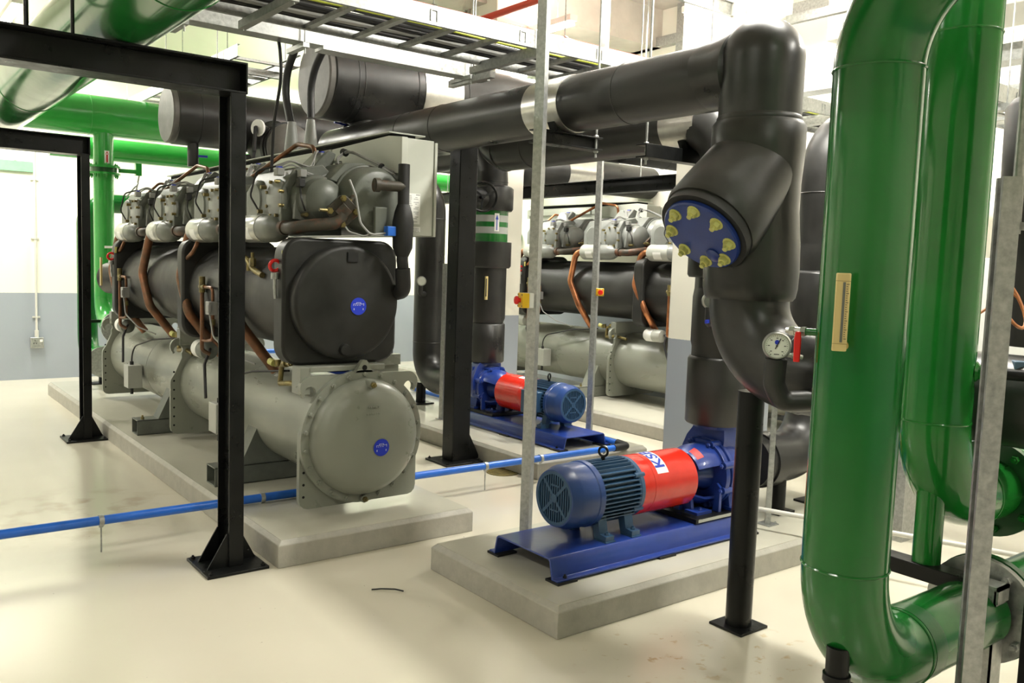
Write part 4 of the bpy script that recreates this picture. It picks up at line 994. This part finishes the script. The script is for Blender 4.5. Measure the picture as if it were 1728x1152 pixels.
    vo.lathe([(.10, 1.085), (.188, 1.085), (.190, 1.09), (.190, 1.115), (.175, 1.12), (.175, 1.13), (.190, 1.135), (.190, 1.155), (.17, 1.16), (.10, 1.16)], c, c+A, 48, False)
    vo.lathe([(0, 1.12), (.165, 1.125), (.182, 1.16), (.187, 1.20), (.182, 1.24), (.165, 1.275), (.12, 1.30), (.095, 1.33), (.092, 1.40), (0, 1.40)], c, c+A, 48, False)
    for k in range(8):
        a_ = 2*math.pi*(k+.5)/8; d_ = B*math.cos(a_)+U*math.sin(a_); q = P(1.075, 0, zc)+d_*.182
        vo.cyl(q, q+A*.10, .021, seg=12); vo.hex(q-A*.012, -A, .013, .010)
    vo.prism([(.20, zc-.02), (.205, zc+.06), (.195, zc+.12), (.165, zc+.185), (.125, zc+.235), (.11, zc+.268), (-.10, zc+.268), (-.105, zc+.20), (-.10, zc+.12), (-.07, zc+.05), (.0, zc)], P(1.15, 0, 0), B, U, A*.11)
    vo.lathe([(0, .715), (.125, .715), (.125, .735), (0, .735)], P(1.205, 0, 0), P(1.205, 0, 1), 36, False)
    vo.lathe([(0, 0), (.14, 0), (.14, .028), (0, .028)], P(1.395, 0, zc), P(2.395, 0, zc), 36, False)
    vo.cyl(P(1.20, .17, zc+.10), P(1.20, .17, zc+.19), .012, seg=10)
    for s_ in (-1, 1):
        vo.prism([(s_*.09, zt+.028), (s_*.17, zt+.028), (s_*.15, zc-.08), (s_*.10, zc-.10)], P(1.15, 0, 0), B, U, A*.11)
        bx(vo, 1.14, s_*.08, zt+.026, 1.28, s_*.19, zt+.045)
    vo.build('pump_casing', 'blue', t, sharp=40)
    pk = MB(); bx(pk, .84, -.195, zt+.001, 1.33, .205, zt+.027); pk.build('packer_plate', 'steel', t, .002)
    pe = MB(); bx(pe, .86, -.1965, zt+.006, 1.32, -.195, zt+.022); pe.build('packer_edge', 'lgrey', t)
    return t
pump_set('foreground blue pump set with red coupling guard on the near plinth', (2.715, 3.155, 0), (1, 0, 0))
pump_set('second blue pump set with red guard, farther back behind the blue pipe', (4.69, 5.235, 0), (0, 1, 0))
pump_set('third blue pump set mostly hidden behind the nearest chiller cover', (4.69, 8.55, 0), (0, 1, 0), False)
# ------------------------------------------------------------------ water chillers
def chiller(label, ox, oy, clean=False, cab_y0=4.5, front=True):
    """clean: brighter copper and pale compressors."""
    def q(x, y, z): return V((x+ox, y+oy, z))
    def bx(mb, x0, y0, z0, x1, y1, z1): return mb.box((x0+ox, y0+oy, z0), (x1+ox, y1+oy, z1))
    CU = 'brightcopper' if clean else 'copper'; DG = 'mgrey' if clean else 'dgrey'; SV = 'lgrey' if clean else 'silver'
    YA = V((0, 1, 0)); XA = V((1, 0, 0))
    t = thing('water_chiller', label, 'chiller', q(2.363, 6.9, .141), 'screw chillers')
    cx, cz = 2.363, .572
    # condenser
    cs = MB().cyl(q(cx, 4.52, cz), q(cx, 9.2, cz), .305, seg=64)
    for y in (5.7, 7.9): cs.torus(q(cx, y, cz), YA, .3045, .003, 64, 5)
    cs.build('condenser_shell', 'grey', t)
    def hookplate(y, th, m='grey'):
        b = MB()
        half = [(-.06, .935), (-.31, .935)]
        half += [(-.312+.067*math.cos(R(a_)), .868+.067*math.sin(R(a_))) for a_ in range(100, 221, 15)]
        half += [(-.360, .812)]
        half += [(-.318+.035*math.cos(R(a_)), .842+.035*math.sin(R(a_))) for a_ in range(215, -46, -20)]
        half += [(-.292, .778), (-.345, .66), (-.375, .61), (-.378, .58), (-.378, .235), (-.371, .205), (-.352, .186), (-.325, .178)]
        pl = half+[(-x_, z_) for x_, z_ in reversed(half)]
        b.prism(pl, q(cx, y, 0), XA, U, YA*th)
        o = b.build('tube_plate', m, t, sharp=30)
        ho = MB()
        for k in range(7):
            for s_ in (-1,):
                ho.piece().cyl(q(cx+s_*.352, y-.001, .25+.07*k), q(cx+s_*.352, y+.002, .25+.07*k), .008, seg=8)
        ho.build('bolt_hole', 'dark', o)
        return o
    hookplate(4.49, .035); hookplate(6.92, .03); hookplate(9.18, .035)
    # end cover
    e0 = q(cx, 4.49, cz)
    MB().lathe([(0, 0), (.388, 0), (.388, .035), (0, .035)], e0, e0-YA, 72, False).build('end_flange', 'grey', t)
    ec = MB().lathe([(0, .030), (.340, .030), (.340, .045), (.332, .075), (.315, .105), (.28, .128), (.22, .148), (.14, .162), (0, .168)], e0, e0-YA, 72, False)
    ec.prism([(-.055, .375), (.055, .375), (.025, .43), (.012, .445), (-.012, .445), (-.025, .43)], e0-YA*.001, XA, U, -YA*.034)
    for zz, yy in ((.315, .115), (-.365, .04)): ec.cyl(e0+U*zz-YA*(yy-.05), e0+U*zz-YA*(yy+.025), .022, seg=14)
    ec = ec.build('end_cover', 'grey', t, sharp=40)
    bo = MB()
    for i in range(22):
        a_ = 2*math.pi*(i+.5)/22; c_ = e0+XA*.364*math.cos(a_)+U*.364*math.sin(a_)-YA*.034; bo.piece().hex(c_, -YA, .0145, .013)
    bo.build('cover_bolt', 'grey', ec)
    MB().cyl(e0+U*.402-YA*.036, e0+U*.402-YA*.0345, .016, seg=16).build('lug_hole', 'dark', ec)
    pb = MB(); pb.hex(e0+U*.315-YA*.14, -YA, .017, .018); pb.hex(e0-U*.365-YA*.065, -YA, .016, .018); pb.build('drain_plug', 'oldbrass', ec)
    def sticker(parent, c, r):
        s_ = MB().lathe([(0, 0), (r, 0), (r, .001), (0, .0015)], c, c-YA, 40, False).build('maker_sticker', 'sticker', parent)
        k = r/.055; l = MB()
        def seg(x0, z0, x1, z1, w_=.0022): l.bar(c+XA*x0*k+U*z0*k-YA*.0022, c+XA*x1*k+U*z1*k-YA*.0022, w_*k, .0006, up=YA)
        seg(-.036, .015, .036, .015); seg(-.036, .003, -.036, .015); seg(.036, .003, .036, .020); seg(-.015, .015, -.015, .024); seg(.015, .015, .015, .024); seg(-.015, .024, .015, .024)
        seg(-.028, .006, -.018, .006); seg(-.012, .006, -.002, .006); seg(.004, .006, .014, .006)
        for xx in (-.032, .032):
            seg(xx, -.012, xx, -.024, .004)
        l.build('sticker_lines', 'white', s_)
    sticker(ec, e0+XA*.045+U*(-.045)-YA*.170, .050)
    tx = MB()
    for zz, w_ in ((.185, .07), (.145, .09)):
        for i in range(6): tx.box(tuple(e0+XA*(-w_/2+w_*i/6)+U*zz-YA*.162), tuple(e0+XA*(-w_/2+w_*i/6+.009)+U*(zz+.010)-YA*.158))
    tx.build('cast_marks', 'grey', ec)
    # saddles
    for y in (5.42, 7.25):
        f = MB()
        bx(f, 1.80, y-.08, .141, 2.93, y-.072, .262); bx(f, 1.80, y+.072, .141, 2.93, y+.08, .262)
        bx(f, 1.80, y-.08, .254, 2.93, y+.08, .262); bx(f, 1.80, y-.08, .141, 2.93, y+.08, .149)
        sd_ = f.build('saddle_beam', 'dgrey' if not clean else 'grey', t, .002)
        f = MB()
        for yy in (y-.075, y+.06):
            f.prism([(-.40, .262), (.40, .262), (.29, .50), (.18, .36), (-.18, .36), (-.29, .50)], q(cx, yy, 0), XA, U, YA*.012)
        f.prism([(-.40, .262), (-.388, .262), (-.265, .52), (-.28, .52)], q(cx, y-.07, 0), XA, U, YA*.14)
        f.build('saddle', 'dgrey' if not clean else 'grey', t)
        b_ = MB(); b_.hex(q(1.85, y-.04, .262), U, .014, .02); b_.build('saddle_bolt', 'oldbrass', sd_)
    # shelf between the vessels
    f = MB(); bx(f, 1.99, 4.50, .83, 2.05, 4.62, .985); bx(f, 2.04, 4.50, .955, 2.52, 4.66, .985); bx(f, 2.04, 4.66, .955, 2.72, 4.72, 1.02); bx(f, 2.50, 4.70, .90, 2.73, 4.80, 1.01)
    f.build('shelf_bracket', 'grey', t, .003)
    for y in (6.90, 9.1):
        f = MB(); bx(f, 2.05, y, .88, 2.65, y+.08, 1.0); f.build('shelf_bracket', 'grey', t, .003)
    # evaporator, wrapped in black insulation
    ex, ez = 2.285, 1.345
    MB().cyl(q(ex, 4.7, ez), q(ex, 8.75, ez), .312, seg=64).build('evaporator_shell', 'shell', t)
    def sq(y0, y1, h=.362, r=.11, m='shell', inset=.012):
        b = MB(); pts = []
        for cxs, czs, a0 in ((1, 1, 0), (-1, 1, 90), (-1, -1, 180), (1, -1, 270)):
            for k in range(7):
                a_ = R(a0+15*k); pts.append((cxs*(h-r)+r*math.cos(a_), czs*(h-r)+r*math.sin(a_)))
        b.prism(pts, q(ex, y0, ez), XA, U, YA*(y1-y0))
        return b.build('insulated_end_plate', m, t, .018)
    sq(4.60, 4.74); sq(6.42, 6.55); sq(8.40, 8.52)
    cv = MB().lathe([(0, -.02), (.330, -.02), (.330, .055), (.318, .075), (.300, .078), (0, .088)], q(ex+.005, 4.60, ez), q(ex+.005, 3.60, ez), 64, False).build('evaporator_cover', 'shell', t, sharp=50)
    sticker(cv, q(ex+.06, 4.5105, ez-.02), .050)
    MB().box(tuple(q(ex-.01, 4.512, ez+.235)), tuple(q(ex+.055, 4.525, ez+.29))).build('sight_plate', 'rubber', cv)
    MB().lathe([(0, 0), (.036, 0), (.03, .02), (0, .024)], q(ex-.02, 4.52, ez-.27), q(ex-.02, 3.52, ez-.27), 20, False).build('drain_cap', 'shell', cv)
    f = MB(); bx(f, 2.52, 4.76, .96, 2.73, 5.25, 1.56); f.build('water_box', 'shell', t, .02)
    MB().lathe([(0, 0), (.33, 0), (.30, .22), (.2, .30), (0, .33)], q(ex-.03, 8.52, ez), q(ex-.03, 9.52, ez), 44, False).build('far_water_box', 'shell', t)
    MB().tube([q(2.16, 8.78, 1.35), q(2.03, 9.05, 1.33)], .15, 28).build('water_nozzle', 'insul', t)
    MB().box(tuple(q(1.87, 8.70, 1.27)), tuple(q(1.885, 8.73, 1.53))).build('thermometer', 'gold', t)
    # compressors
    for i in range(4):
        y = 4.72+1.03*i
        if not front and i == 0: continue
        b = MB()
        # motor body (right, larger) and rotor body (left) run front to back
        b.lathe([(0, -.20), (.12, -.20), (.165, -.185), (.19, -.14), (.197, -.05), (.20, .1), (.20, .62), (.16, .68), (0, .68)], q(2.475, y, 1.945), q(2.475, y+1, 1.945), 44, False)
        b.torus(q(2.475, y-.03, 1.945), YA, .20, .012, 44, 6)
        b.prism([(-.235, -.16), (-.08, -.21), (.15, -.20), (.15, .10), (.02, .21), (-.16, .17), (-.235, .05)], q(2.235, y+.10, 1.935), XA, U, YA*.55)
        b.prism([(-.12, .10), (.22, .02), (.22, .17), (.10, .215), (-.02, .205)], q(2.36, y-.02, 1.95), XA, U, YA*.6)
        b.prism([(-.10, .14), (.06, .18), (.10, .30), (.05, .32), (-.02, .25)], q(2.30, y+.22, 1.93), XA, U, YA*.22)
        c = b.build('compressor', DG, t, .006, sharp=38)
        d = MB().lathe([(.150, .14), (.150, .06), (.142, .03), (.128, .02), (.118, -.05), (.085, -.085), (.04, -.10), (0, -.102)], q(2.20, y+.0, 1.93), q(2.20, y+1, 1.93), 36, False)
        d.bolts(q(2.20, y+.06, 1.93), -YA, .136, 8, .012, .012); d.build('dome_cover', DG, c)
        # bolted side cover, seen edge-on, and blocks at the front
        s_ = MB().lathe([(0, 0), (.105, 0), (.118, .01), (.118, .028), (.10, .04), (0, .04)], q(2.035, y+.20, 1.93), q(1.035, y+.14, 1.93), 14, False)
        s_.build('side_cover', 'mgrey', c, .004)
        s_ = MB()
        for k in range(8):
            a_ = 2*math.pi*(k+.5)/8; s_.piece().cyl(q(2.01, y+.19+.105*math.cos(a_), 1.93+.105*math.sin(a_)), q(1.98, y+.188+.105*math.cos(a_), 1.93+.105*math.sin(a_)), .010, seg=8)
        s_.build('cover_stud', 'oldbrass', c)
        s_ = MB().lathe([(0, 0), (.10, 0), (.125, .02), (.125, .14), (.10, .16), (0, .16)], q(2.15, y+.50, 1.93), q(1.15, y+.50, 1.93), 20, False); s_.build('valve_block', DG, c, .006)
        s_ = MB(); s_.prism([(2.05+ox, 1.815), (2.15+ox, 1.80), (2.155+ox, 1.955), (2.12+ox, 1.97), (2.06+ox, 1.965)], (0, y+.03+oy, 0), XA, U, YA*.03); s_.build('front_block', 'mgrey', c, .004)
        s_ = MB()
        for zz in (1.84, 1.91): s_.cyl(q(2.10, y+.03, zz), q(2.10, y-.03, zz), .012, seg=10)
        s_.cyl(q(1.99, y+.36, 1.86), q(1.96, y+.36, 1.86), .012, seg=8).cyl(q(1.99, y+.3, 2.0), q(1.955, y+.3, 2.0), .012, seg=8)
        s_.build('solenoid_stub', 'oldbrass', c)
        s_ = MB(); bx(s_, 2.065, y-.0, 1.995, 2.105, y+.05, 2.045); s_.build('solenoid_coil', 'ink', c, .006)
        s_ = MB(); bx(s_, 2.0, y+.16, 2.065, 2.045, y+.22, 2.11); s_.piece(); bx(s_, 2.085, y+.03, 2.055, 2.125, y+.08, 2.10); s_.build('connector', 'gcable', c, .005)
        s_ = MB(); bx(s_, 2.31, y+.25, 2.195, 2.355, y+.31, 2.235); s_.tube([q(2.33, y+.28, 2.18), q(2.30, y+.26, 2.13)], .02, 10); s_.build('pressure_switch', 'gcable', c, .006)
        s_ = MB(); bx(s_, 2.01, y+.17, 2.11, 2.035, y+.21, 2.118); s_.piece(); bx(s_, 2.32, y+.26, 2.235, 2.35, y+.3, 2.243); s_.build('blue_cap', 'sticker', c)
        # discharge valve, rusty with brass nuts
        n_ = V((-.30, -.88, -.10)).normalized(); vc = q(2.255, y-.17, 1.865)
        v_ = MB(); fu, fv = frame(n_); fu, fv = (fu+fv).normalized(), (fv-fu).normalized()
        v_.prism([(-.075, -.05), (-.05, -.075), (.05, -.075), (.075, -.05), (.075, .05), (.05, .075), (-.05, .075), (-.075, .05)], vc-n_*.02, fu, fv, n_*.035)
        v_.prism([(-.035, -.035), (.035, -.035), (.035, .035), (-.035, .035)], vc+n_*.014, fu, fv, n_*.018)
        v_.tube([vc+U*.02+XA*.02-n_*.005, vc+XA*.07+U*.085, vc+XA*.11+U*.13], .022, 12, bend=.05)
        v_.tube([vc-n_*.02, vc-n_*.12], .045, 14)
        v_ = v_.build('discharge_valve', 'rust', c, .004)
        v_2 = MB()
        for a_, b_ in ((-.052, -.052), (.052, -.052), (-.052, .052), (.052, .052)): v_2.piece().hex(vc+fu*a_+fv*b_+n_*.013, n_, .020, .024)
        v_2.piece().cyl(vc+XA*.045+U*.055, vc+XA*.08+U*.095, .020, seg=12).cyl(vc-XA*.10+n_*.02, vc-XA*.145+n_*.02, .009, seg=8)
        v_2.build('valve_nut', 'oldbrass', v_)
        # muffler, copper elbow down to the condenser
        mL, mR = y+.69, y+.02
        p = MB(); p.tube([q(2.02, mR+.12, 1.762), q(2.02, mR-.05, 1.760), q(2.08, mR-.13, 1.775), vc-U*.07-XA*.03, vc-U*.02], .036, 18, bend=.07)
        p.cyl(q(2.02, mR+.055, 1.762), q(2.02, mR+.10, 1.762), .044, seg=20)
        p.build('discharge_pipe', 'rust', t)
        p = MB().lathe([(0, .10), (.036, .10), (.058, .125), (.078, .17), (.084, .22), (.084, .335), (.080, .34), (0, .34)], q(2.02, mR, 1.762), q(2.02, mR+1, 1.762), 36, False)
        mu = p.build('muffler', DG, t)
        MB().lathe([(0, .34), (.085, .34), (.087, .345), (.087, .615), (.080, .628), (.05, .64), (.036, .66), (0, .66)], q(2.02, mR, 1.762), q(2.02, mR+1, 1.762), 36, False).build('muffler_sleeve', SV, mu)
        lb_ = MB(); 
        for k in range(6):
            a0, a1 = R(178+9*k), R(187+9*k)
            lb_.add([q(2.02+.0878*math.cos(a), mR+yy, 1.762+.0878*math.sin(a)) for a in (a0, a1) for yy in (.42, .53)], [(0, 1, 3, 2)])
        lb_.build('muffler_label', 'white', mu)
        yb = mL+.09
        MB().tube([q(2.02, mL-.04, 1.762), q(2.01, yb, 1.762), q(1.945, yb+.01, 1.42), q(1.965, yb-.13, 1.16), q(2.19, yb-.16, .86)], .034, 18, bend=[.085, .12, .12]).build('copper_pipe', CU, t)
    # thin copper lines arching over the compressors
    for i in (0, 2) if front else (2,):
        y = 4.72+1.03*i
        MB().tube([q(2.40, y+.50, 2.12), q(2.40, y+.54, 2.30), q(2.40, y+.80, 2.34), q(2.20, y+1.20, 2.10), q(2.06, y+1.60, 1.96), q(2.02, y+1.62, 1.90), q(2.02, y+1.62, 1.72), q(1.97, y+1.56, 1.62), q(1.95, y+1.85, 1.50), q(1.95, y+1.85, 1.38)], .0145, 12, bend=.06).build('gas_line', CU, t)
        MB().tube([q(2.38, y+1.45, 2.10), q(2.36, y+1.46, 2.20), q(2.28, y+1.50, 2.22), q(2.06, y+1.60, 1.98), q(2.03, y+1.62, 1.92)], .011, 10, bend=.05).build('gas_line', CU, t)
    # liquid line group by the evaporator: tees, sensors, filter driers, boxes
    for (yv, first) in ((8.33, 0), (6.06, 1)):
        b = MB().tube([q(1.95, yv, 1.42), q(1.95, yv, .93), q(2.0, yv-.02, .90)], .014, 10).tube([q(1.95, yv, 1.37), q(1.95, yv-.22, 1.37), q(1.95, yv-.22, 1.02), q(1.96, yv-.08, 1.0), q(1.95, yv, 1.0)], .011, 10, bend=.04)
        b.build('liquid_line', CU, t)
        b = MB().cyl(q(1.95, yv, 1.33), q(1.95, yv, 1.44), .021, seg=14).cyl(q(1.95, yv+.03, 1.37), q(1.95, yv-.06, 1.37), .018, seg=12).piece().cyl(q(1.95, yv-.22, 1.12), q(1.95, yv-.22, 1.16), .018, seg=12)
        b.build('tee_fitting', 'oldbrass', t)
        b = MB(); bx(b, 1.91, yv-.26, 1.19, 1.97, yv-.19, 1.28); bx(b, 1.90, yv-.28, 1.21, 1.92, yv-.24, 1.26); b.build('pressure_sensor', 'gcable', t, .005)
        MB().tube([q(1.93, yv-.22, 1.19), q(1.92, yv-.32, 1.05), q(1.98, yv-.5, .95), q(2.08, yv-.65, .90)], .006, 8, bend=.1).build('sensor_cable', 'gcable', t)
        yd = yv+.20
        dr = MB().lathe([(0, 0), (.02, 0), (.035, .01), (.062, .03), (.066, .05), (.066, .13), (.064, .14), (0, .145)], q(2.05, yd-.08, .905), q(2.05, yd+.92, .905), 30, False).build('filter_drier', 'dgrey' if not clean else 'lgrey', t)
        MB().lathe([(.064, .14), (.067, .14), (.067, .24), (.055, .26), (0, .265)], q(2.05, yd-.08, .905), q(2.05, yd+.92, .905), 30, False).build('drier_label', 'white', dr)
        MB().tube([q(2.05, yd-.07, .92), q(2.03, yd-.12, .92), q(1.99, yd-.13, .82), q(1.96, yd-.25, .60)], .011, 10, bend=.03).build('drain_tube', 'cable', t)
        b = MB(); bx(b, 1.93, yd-.55, .40, 2.05, yd-.40, .60); jb = b.build('junction_box', 'lgrey', t, .004)
        MB().cyl(q(1.98, yd-.47, .40), q(1.98, yd-.47, .34), .014, seg=10).cyl(q(1.98, yd-.47, .60), q(1.98, yd-.47, .63), .016, seg=10).build('cable_gland', 'ink', jb)
        MB().tube([q(1.98, yd-.47, .62), q(1.99, yd-.42, .75), q(2.04, yd-.9, .86), q(2.14, yd-1.25, .90)], .007, 8, bend=.12).build('sensor_cable', 'cable', t)
    # valve clusters on the condenser shoulder and evaporator side
    for yv in (7.10, 5.05):
        b = MB(); p0 = q(2.10, yv, .90)
        b.tube([p0-U*.08, p0+U*.03+XA*.01, p0+U*.06-YA*.12], .016, 10, bend=.03).cyl(p0+U*.02+YA*.03, p0+U*.06+YA*.04, .022, seg=12).cyl(p0-YA*.06+U*.05, p0-YA*.10+U*.055, .024, seg=10).hex(p0-YA*.13+U*.06, -YA, .02, .03)
        b.tube([p0-U*.08, p0-U*.06-YA*.15+XA*.01, p0-U*.08-YA*.30+XA*.02], .017, 10, bend=.05)
        b.build('service_valve', 'oldbrass', t)
        b = MB().cyl(p0+U*.04+YA*.05-XA*.02, p0+U*.05+YA*.09-XA*.03, .022, seg=12); b.build('valve_cap', 'cream', t)
    if front:
        b = MB(); p0 = q(1.985, 5.42, 1.60)
        b.tube([p0, p0-YA*.12-U*.03, p0-YA*.22-U*.09, p0-YA*.36-U*.12], .018, 10, bend=.04).hex(p0-YA*.06, -XA, .024, .03).hex(p0-YA*.2-U*.07, U, .022, .05).cyl(p0-YA*.14-U*.1, p0-YA*.14-U*.02, .014, seg=8)
        b.build('service_valve', 'oldbrass', t)
        # suction riser lagged in black beside the cabinet
        b = MB().tube([q(2.58, 4.43, 2.15), q(2.575, 4.42, 1.92), q(2.575, 4.42, 1.60), q(2.60, 4.44, 1.50)], .034, 16, bend=.05)
        b.lathe([(0, 0), (.036, 0), (.058, .05), (.062, .20), (.05, .26), (.036, .30), (0, .30)], q(2.575, 4.42, 1.62), q(2.575, 4.42, 2.62), 20, False)
        b.tube([q(2.585, 4.43, 1.55), q(2.60, 4.44, 1.42), q(2.64, 4.60, 1.40)], .045, 14, bend=.06)
        b.build('lagged_pipe', 'rubber', t)
        MB().tube([q(2.40, 4.45, 2.02), q(2.575, 4.42, 2.02)], .030, 14).lathe([(0, 0), (.04, 0), (.04, .03), (0, .03)], q(2.43, 4.447, 2.02), q(2.40, 4.45, 2.02), 14, False).build('oil_fitting', 'rust', t)
        MB().cyl(q(2.577, 4.425, 2.02), q(2.577, 4.425, 2.10), .030, seg=14).build('copper_joint', 'copper', t)
        b = MB(); bx(b, 2.465, 4.40, 1.735, 2.53, 4.45, 1.79); b.build('blue_coil', 'pvc', t, .004)
        b = MB(); bx(b, 2.42, 4.47, 1.74, 2.50, 4.50, 1.90); b.build('mounting_foot', DG, t, .006)
        MB().tube([q(2.27, 4.50, 2.04), q(2.29, 4.46, 1.95), q(2.31, 4.44, 1.80), q(2.37, 4.43, 1.735), q(2.50, 4.43, 1.755)], .0065, 8, bend=.06).build('sensor_cable', 'gcable', t)
        MB().tube([q(2.24, 4.55, 1.82), q(2.28, 4.52, 1.75), q(2.36, 4.47, 1.725), q(2.38, 4.45, 1.75)], .005, 8, bend=.04).build('sensor_cable', 'gcable', t)
    # wiring looms
    yl = 4.72 if front else 6.78
    random.seed(5)
    def jig(v, s): return v+V((random.uniform(-s, s), random.uniform(-s, s), random.uniform(-s, s)))
    for k in range(6):
        pts = [(2.58, yl-.17, 2.11), (2.52, yl-.10, 2.15), (2.47, yl+.12, 2.235), (2.45, yl+.22, 2.25), (2.40, yl+.20, 2.20), (2.36, yl+.12, 2.12), (2.24, yl+.10, 2.075), (2.10, yl+.10, 2.095)]
        MB().tube([jig(q(*p_), .012) for p_ in pts], .0045, 8, bend=.05).build('wiring', 'gcable', t)
    b = MB()
    for c0, c1 in (((2.455, yl+.20, 2.24), (2.45, yl+.235, 2.25)), ((2.38, yl+.15, 2.15), (2.37, yl+.14, 2.135)), ((2.525, yl-.11, 2.145), (2.53, yl-.12, 2.14))):
        b.piece().cyl(q(*c0), q(*c1), .022, seg=12)
    b.build('cable_tie', 'cable', t)
    for i in range(4):
        if not front and i == 0: continue
        y = 4.72+1.03*i
        for k in range(4):
            pts = [(2.02, y+.19, 2.11), (2.08, y+.16, 2.15), (2.20, y+.14, 2.11), (2.30, y+.30, 2.24), (2.40, y+.45, 2.20), (2.56, y+.5, 2.22)]
            MB().tube([jig(q(*p_), .016) for p_ in pts], .0045, 8, bend=.05).build('wiring', 'gcable', t)
        MB().tube([q(1.97, y+.36, 1.86), q(1.93, y+.40, 1.95), q(1.96, y+.38, 2.10), q(2.05, y+.3, 2.13)], .006, 8, bend=.05).build('wiring', 'cable', t)
        MB().tube([q(2.08, y+.02, 2.0), q(2.05, y-.06, 1.93), q(2.09, y-.03, 1.86)], .005, 8, bend=.03).build('wiring', 'cable', t)
    for yy in (6.35, 5.23) if False else (5.32, 7.05):
        lb_ = MB(); a0 = R(120)
        lb_.add([q(cx+.3056*math.cos(a), y_, cz+.3056*math.sin(a)) for a in (a0, a0+.08) for y_ in (yy, yy+.05)], [(0, 1, 3, 2)])
        lb_.build('shell_label', 'white', t)
    # red shackle and tags on the evaporator plates
    for yy in (4.69, 8.47):
        s_ = MB().torus(q(1.905, yy-.02, 1.545), V((0, 1, .25)), .030, .010, 24, 8); s_.build('shackle', 'redplastic', t)['label'] = 'red lifting shackle'
        MB().cyl(q(1.905, yy-.02, 1.47), q(1.905, yy-.02, 1.505), .022, seg=14).tube([q(1.905, yy-.02, 1.50), q(1.905, yy-.02, 1.42), q(1.91, yy-.02, 1.36)], .010, 8).build('shackle_pin', 'galv', t)
        MB().box(tuple(q(1.925, yy-.07, 1.575)), tuple(q(1.965, yy-.065, 1.63))).build('yellow_tag', 'cream', t)
    # control cabinet
    cy0 = cab_y0
    b = MB(); bx(b, 2.62, cy0, 1.75, 2.825, 9.2, 2.315); c = b.build('control_cabinet', 'cab', t, .004)
    b = MB(); bx(b, 2.827, cy0-.01, 1.745, 2.845, 9.2, 2.305); b.build('door', 'cab', c, .003)
    b = MB()
    o0 = q(2.48, cy0, 0)
    b.add([q(2.60, cy0-.004, 2.10), q(2.60, cy0+.92, 2.24), q(2.60, cy0+.92, 2.318), q(2.60, cy0+.16, 2.338), q(2.60, cy0-.004, 2.318),
           q(2.64, cy0-.004, 2.10), q(2.64, cy0+.92, 2.24), q(2.64, cy0+.92, 2.318), q(2.64, cy0+.16, 2.338), q(2.64, cy0-.004, 2.318)],
          [(0, 1, 2, 3, 4), (9, 8, 7, 6, 5), (0, 5, 6, 1), (1, 6, 7, 2), (2, 7, 8, 3), (3, 8, 9, 4), (4, 9, 5, 0)])
    b.build('hood_panel', 'cab', c, .003)
    y = cy0+.93
    k = 0
    while y < 9.15:
        y1 = min(y+1.25, 9.2)
        b = MB(); bx(b, 2.585, y, 2.235, 2.62, y1-.006, 2.29); bx(b, 2.598, y, 2.29, 2.62, y1-.006, 2.32); b.build('cable_duct', 'cab', c, .002)
        s_ = MB()
        for yy in (y+.08, y1-.09): s_.piece().cyl(q(2.599, yy, 2.305), q(2.594, yy, 2.305), .007, seg=8)
        s_.build('screw', 'galv', c)
        b = MB(); bx(b, 2.592, y1-.03, 2.20, 2.602, y1+.02, 2.315); b.build('joint_strip', 'cab', c)
        y = y1; k += 1
    b = MB(); bx(b, 2.605, cy0+.16, 2.358, 2.86, 9.2, 2.366); b.build('top_lid', 'cab', c)
    b = MB(); bx(b, 2.64, cy0+.18, 2.316, 2.80, 9.18, 2.358); b.build('top_gap', 'dark', c)
    if front:
        pl_ = MB(); bx(pl_, 2.655, cy0-.0022, 1.815, 2.735, cy0-.001, 1.995); pl_ = pl_.build('rating_plate', 'white', c)
        n_ = MB(); random.seed(3)
        for r_i in range(17):
            zz = 1.983-.0095*r_i
            bx(n_, 2.660, cy0-.0028, zz-.0035, 2.660+random.uniform(.012, .022), cy0-.0022, zz)
            if r_i % 3: bx(n_, 2.69+.01*(r_i % 2), cy0-.0028, zz-.0035, 2.72+random.uniform(-.012, .008), cy0-.0022, zz)
        bx(n_, 2.705, cy0-.0028, 1.985, 2.732, cy0-.0022, 1.991)
        n_.build('plate_text', 'gcable', pl_)
        p2_ = MB(); bx(p2_, 2.655, cy0-.0022, 1.77, 2.74, cy0-.001, 1.80); p2_ = p2_.build('notice_label', 'white', c)
        n_ = MB()
        for r_i in range(3):
            for k in range(5): bx(n_, 2.660+.015*k, cy0-.0028, 1.790-.008*r_i-.0035, 2.660+.015*k+random.uniform(.006, .012), cy0-.0022, 1.790-.008*r_i)
        n_.build('notice_text', 'gcable', p2_)
    return t
chiller('nearest grey chiller with black evaporator above its condenser, on the long plinth', 0, 0)
chiller('rear chiller with bright copper pipes, seen between the galvanised posts', 4.63, -.08, clean=True, cab_y0=7.05, front=False)
